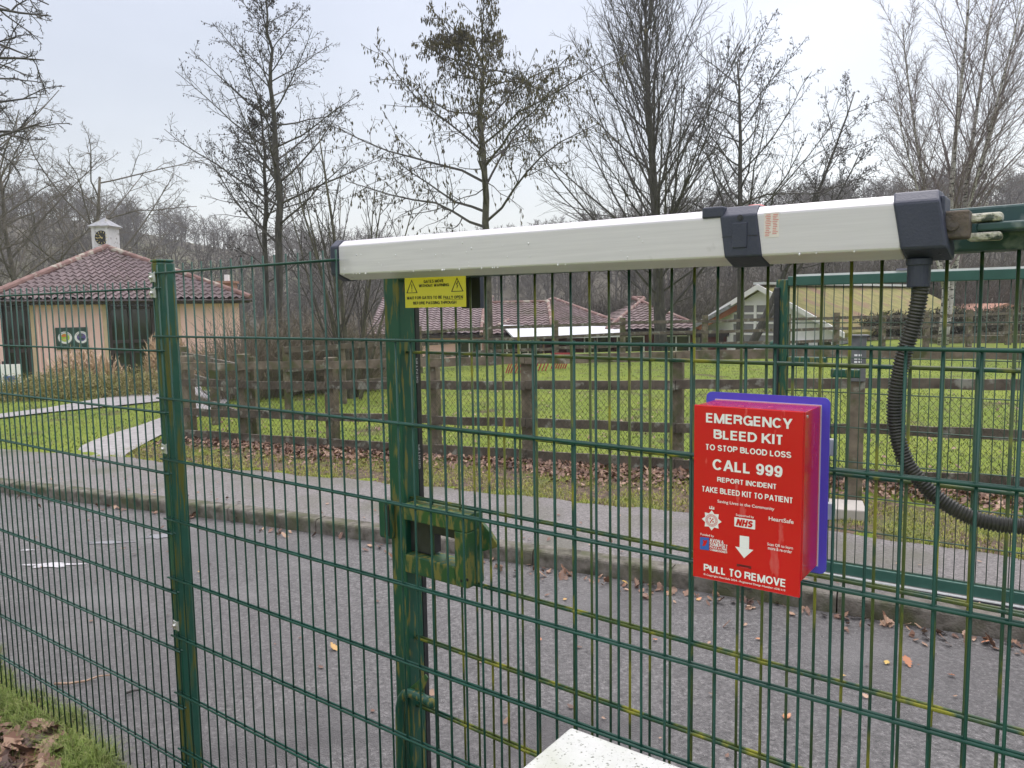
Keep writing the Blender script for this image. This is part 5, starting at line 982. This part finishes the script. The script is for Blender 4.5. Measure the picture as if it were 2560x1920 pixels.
# ================================================================== LITTER AND GRASS
LEAF = [(0, 0), (.12, .10), (.10, .22), (.26, .28), (.20, .42), (.36, .52), (.26, .64), (.30, .80), (.14, .84), (0, 1.0), (-.14, .84), (-.30, .80), (-.26, .64), (-.36, .52), (-.20, .42), (-.26, .28), (-.10, .22), (-.12, .10)]
def litter(name, spots, size, m, seed, lift=.004, flat=.25, label=None, cat=None, simple=False, **k):
    r = random.Random(seed); V = []; Fc = []; shp = LEAF if not simple else LEAF[::2]
    for (x, y, z) in spots:
        a = r.uniform(0, 6.283); s = size*r.uniform(.5, 1.2); t1 = r.gauss(0, flat); t2 = r.gauss(0, flat); cu = r.uniform(-.9, .9)
        ca, sa = math.cos(a), math.sin(a); b = len(V); zs = []
        for (u, v) in shp:
            X = u*s; Y = (v-.5)*s; Z = cu*(u*u)*s*1.8+cu*.5*(v-.5)**2*s+X*t1+Y*t2; V.append([x+X*ca-Y*sa, y+X*sa+Y*ca, Z]); zs.append(Z)
        mn = min(zs)
        for q in range(b, len(V)): V[q][2] += z+lift-mn*.7
        Fc.append(tuple(range(b, len(V))))
    return mesh_obj(name, V, Fc, m, None, label=label, cat=cat, kind='stuff', **k)
def blades(name, spots, h, w, m, seed, lean=.45, label=None, cat=None):
    r = random.Random(seed); V = []; Fc = []
    for (x, y, z, hs) in spots:
        a = r.uniform(0, 6.283); H = h*hs*r.uniform(.5, 1.2); l = lean*r.uniform(.2, 1.4); dx, dy = math.cos(a)*l*H, math.sin(a)*l*H; wx, wy = -math.sin(a)*w/2, math.cos(a)*w/2; b = len(V)
        V += [(x-wx, y-wy, z), (x+wx, y+wy, z), (x+dx*.4+wx*.7, y+dy*.4+wy*.7, z+H*.6), (x+dx*.4-wx*.7, y+dy*.4-wy*.7, z+H*.6), (x+dx, y+dy, z+H*(1-.25*l))]
        Fc += [(b, b+1, b+2, b+3), (b+3, b+2, b+4)]
    return mesh_obj(name, V, Fc, m, None, label=label, cat=cat, kind='stuff')
r = random.Random(400)
# leaf pile and grass in the near left corner
sp = []
while len(sp) < 3600:
    x = r.uniform(-3.2, -1.0); y = r.uniform(1.6, 3.6); e_ = verge_y(x)-y
    if e_ > .24+.06*math.sin(x*11)+.05*math.sin(x*4) and e_ < 1.4: sp.append((x, y, r.uniform(0, .035)))
litter('leaf_litter', sp, .085, m_leaf, 1, flat=.45, label='brown dead oak leaves heaped in the near left corner', cat='leaves')
mbs = MB(); xx = np.arange(-4, 0, .15)
strip('verge_soil', lambda x: verge_y(x)-1.6, lambda x: verge_y(x)+.02, np.arange(-6, 4, .12), .004, m_soil, kind='structure')
sp = []
while len(sp) < 15000:
    x = r.uniform(-3.4, -.95); e_ = r.uniform(-.03, .50); y = verge_y(x)-e_
    dn = 1.0 if e_ < .27+.06*math.sin(x*11) else .12
    if vn(x*9, y*9, 1.0) < -.62 and r.random() < .75: continue
    if r.random() < dn: sp.append((x, y, .0, .55+.7*max(0, vn(x*5, y*5, 1.0))+(.35 if e_ > .08 else 0)))
blades('verge_grass', sp, .085, .0028, m_blade, 2, 1.0, 'bright green grass tufts along the foot of the left mesh panel', 'grass')
# leaves by the kerb, along the far verge, loose on the road
sp = []
for i in range(1300):
    x = r.uniform(-6, 4.2); w_ = abs(r.gauss(0, .13)); dn = .06+.3*(vn(x*3, 1, 1.0) > .15)+(.5 if x > -.1 else 0)
    if r.random() < dn*.7: sp.append((x, kerb_y(x)-.02-w_, .01))
litter('kerb_leaves', sp, .048, m_leaf, 3, flat=.6, label='dead leaves gathered in the gutter against the kerb', cat='leaves')
sp = []
while len(sp) < 10500:
    x = r.uniform(-4.4, 5.5); y = fl(x)+r.uniform(-1.05, .1); g_ = (fl(x)-y)
    if y < pave_y(x)+.12+.1*math.sin(x*5): continue
    if r.random() > math.exp(-max(0, g_-.38-.18*math.sin(x*2.1))*6): continue
    sp.append((x, y, .105+r.uniform(0, .025)))
litter('bank_leaves', sp, .046, m_leaf, 4, flat=.5, label='band of brown dead leaves under the chain link fence', cat='leaves')
sp = [(x, y, .012) for x, y in [tuple(G(a, b, 0)[:2]) for a, b in [(835, 1627), (1350, 1604), (1415, 1387), (2020, 1692), (2053, 1693), (2220, 1695), (1500, 1338), (1395, 1300), (1320, 1310), (2045, 1465), (1815, 1660)]]]
sp = [(*G(a, b, 0)[:2], .012) for a, b in [(722, 1407), (1166, 1388), (1220, 1300), (1415, 1388), (1638, 1604/1.157), (1820, 1466), (1960, 1440), (2055, 1466), (1915, 1438), (1440, 1285), (1510, 1300), (1350, 1265), (560, 1180), (430, 1240), (860, 1250), (1700, 1555), (2130, 1395)]]
litter('road_leaves', sp, .058, m_leafo, 5, flat=.2, label='a few loose orange-brown leaves lying on the road', cat='leaves')
sp = []
for i in range(260):
    x = r.uniform(-6, 4.5); y = kerb_y(x)+.2+r.random()**2*1.1 if i % 2 else kerb_y(x)-r.random()*2.2
    if y < verge_y(x)+.05: continue
    sp.append((x, y, .11 if y > kerb_y(x) else .012))
litter('scattered_leaf_bits', sp, .035, m_leaf, 6, flat=.3, label='small leaf fragments scattered over road and pavement', cat='leaves')
sp = []
for i in range(1100):
    x = r.uniform(-5, 9); y = fl(x)+r.uniform(.1, 9)**1.0*r.random()**.6
    sp.append((x, y, float(terrain(x, y))+.02))
litter('lawn_leaves', sp, .05, m_leaf, 7, flat=.4, label='thin scatter of dead leaves on the lawn behind the fence', cat='leaves')
sp = []
while len(sp) < 30000:
    x = r.uniform(-4.6, 5.0); y = pave_y(x)+r.uniform(-.02, 1.25)**1.0
    if y > fl(x)+.05: continue
    g_ = fl(x)-y
    if vn(x*4, y*4, 1.0) < -.25+.45*(g_ < .45) and r.random() < .8: continue
    sp.append((x, y, .10, 1))
blades('moss_grass', sp, .035, .006, m_mossb, 8, .9, 'short mossy yellow-green grass between pavement and fence', 'grass')
sp = []
while len(sp) < 80000:
    y = 6.5+19*r.random()**1.3; x = r.uniform(-.72*y, .85*y)
    if x > -4.3 and y < fl(x)+.05 or x < -4.3 and (y < pave_y(x)+.06 or on_path(x, y)): continue
    sp.append((x, y, float(terrain(x, y)), 1+y/25))
blades('lawn_grass', sp, .026, .009, m_blade, 9, 1.3, 'short green lawn grass behind the timber fence', 'grass')
# twigs on the road by the left panel
for i, (pts_, lab) in enumerate([([(118, 1477), (150, 1478), (185, 1471), (215, 1462), (240, 1458)], 'long pale curved twig on the road edge behind the left mesh panel'), ([(272, 1497), (290, 1493), (304, 1490)], 'short dark twig on the road near the box post')]):
    mb = MB(); P = [G(x, y, .02)+np.array([0, 0, .004*(q % 2)]) for q, (x, y) in enumerate(pts_)]; mb.tube(P, [.006, .0055, .005, .004, .003][:len(P)], 6); mb.build('twig', mat('pale twig', (.28, .18, .12), (.40, .28, .20), scale=20, rough=.8) if i == 0 else m_twig, smooth=True, base=P[0], label=lab, cat='twig', group='twigs on the road')
bpy.data.curves.remove(_fc)
# ================================================================== HAZE
mb = MB(); mb.aabb(-450, 450, -60, 760, -14, 46); hz_ = bpy.data.materials.new('haze'); hz_.use_nodes = True; tt = hz_.node_tree; tt.nodes.remove(tt.nodes['Principled BSDF'])
pv = tt.nodes.new('ShaderNodeVolumePrincipled'); pv.inputs['Density'].default_value = .0009; pv.inputs['Color'].default_value = (.80, .82, .86, 1); pv.inputs['Anisotropy'].default_value = .2
tt.links.new(pv.outputs[0], tt.nodes['Material Output'].inputs['Volume']); mb.build('haze', hz_, kind='stuff')
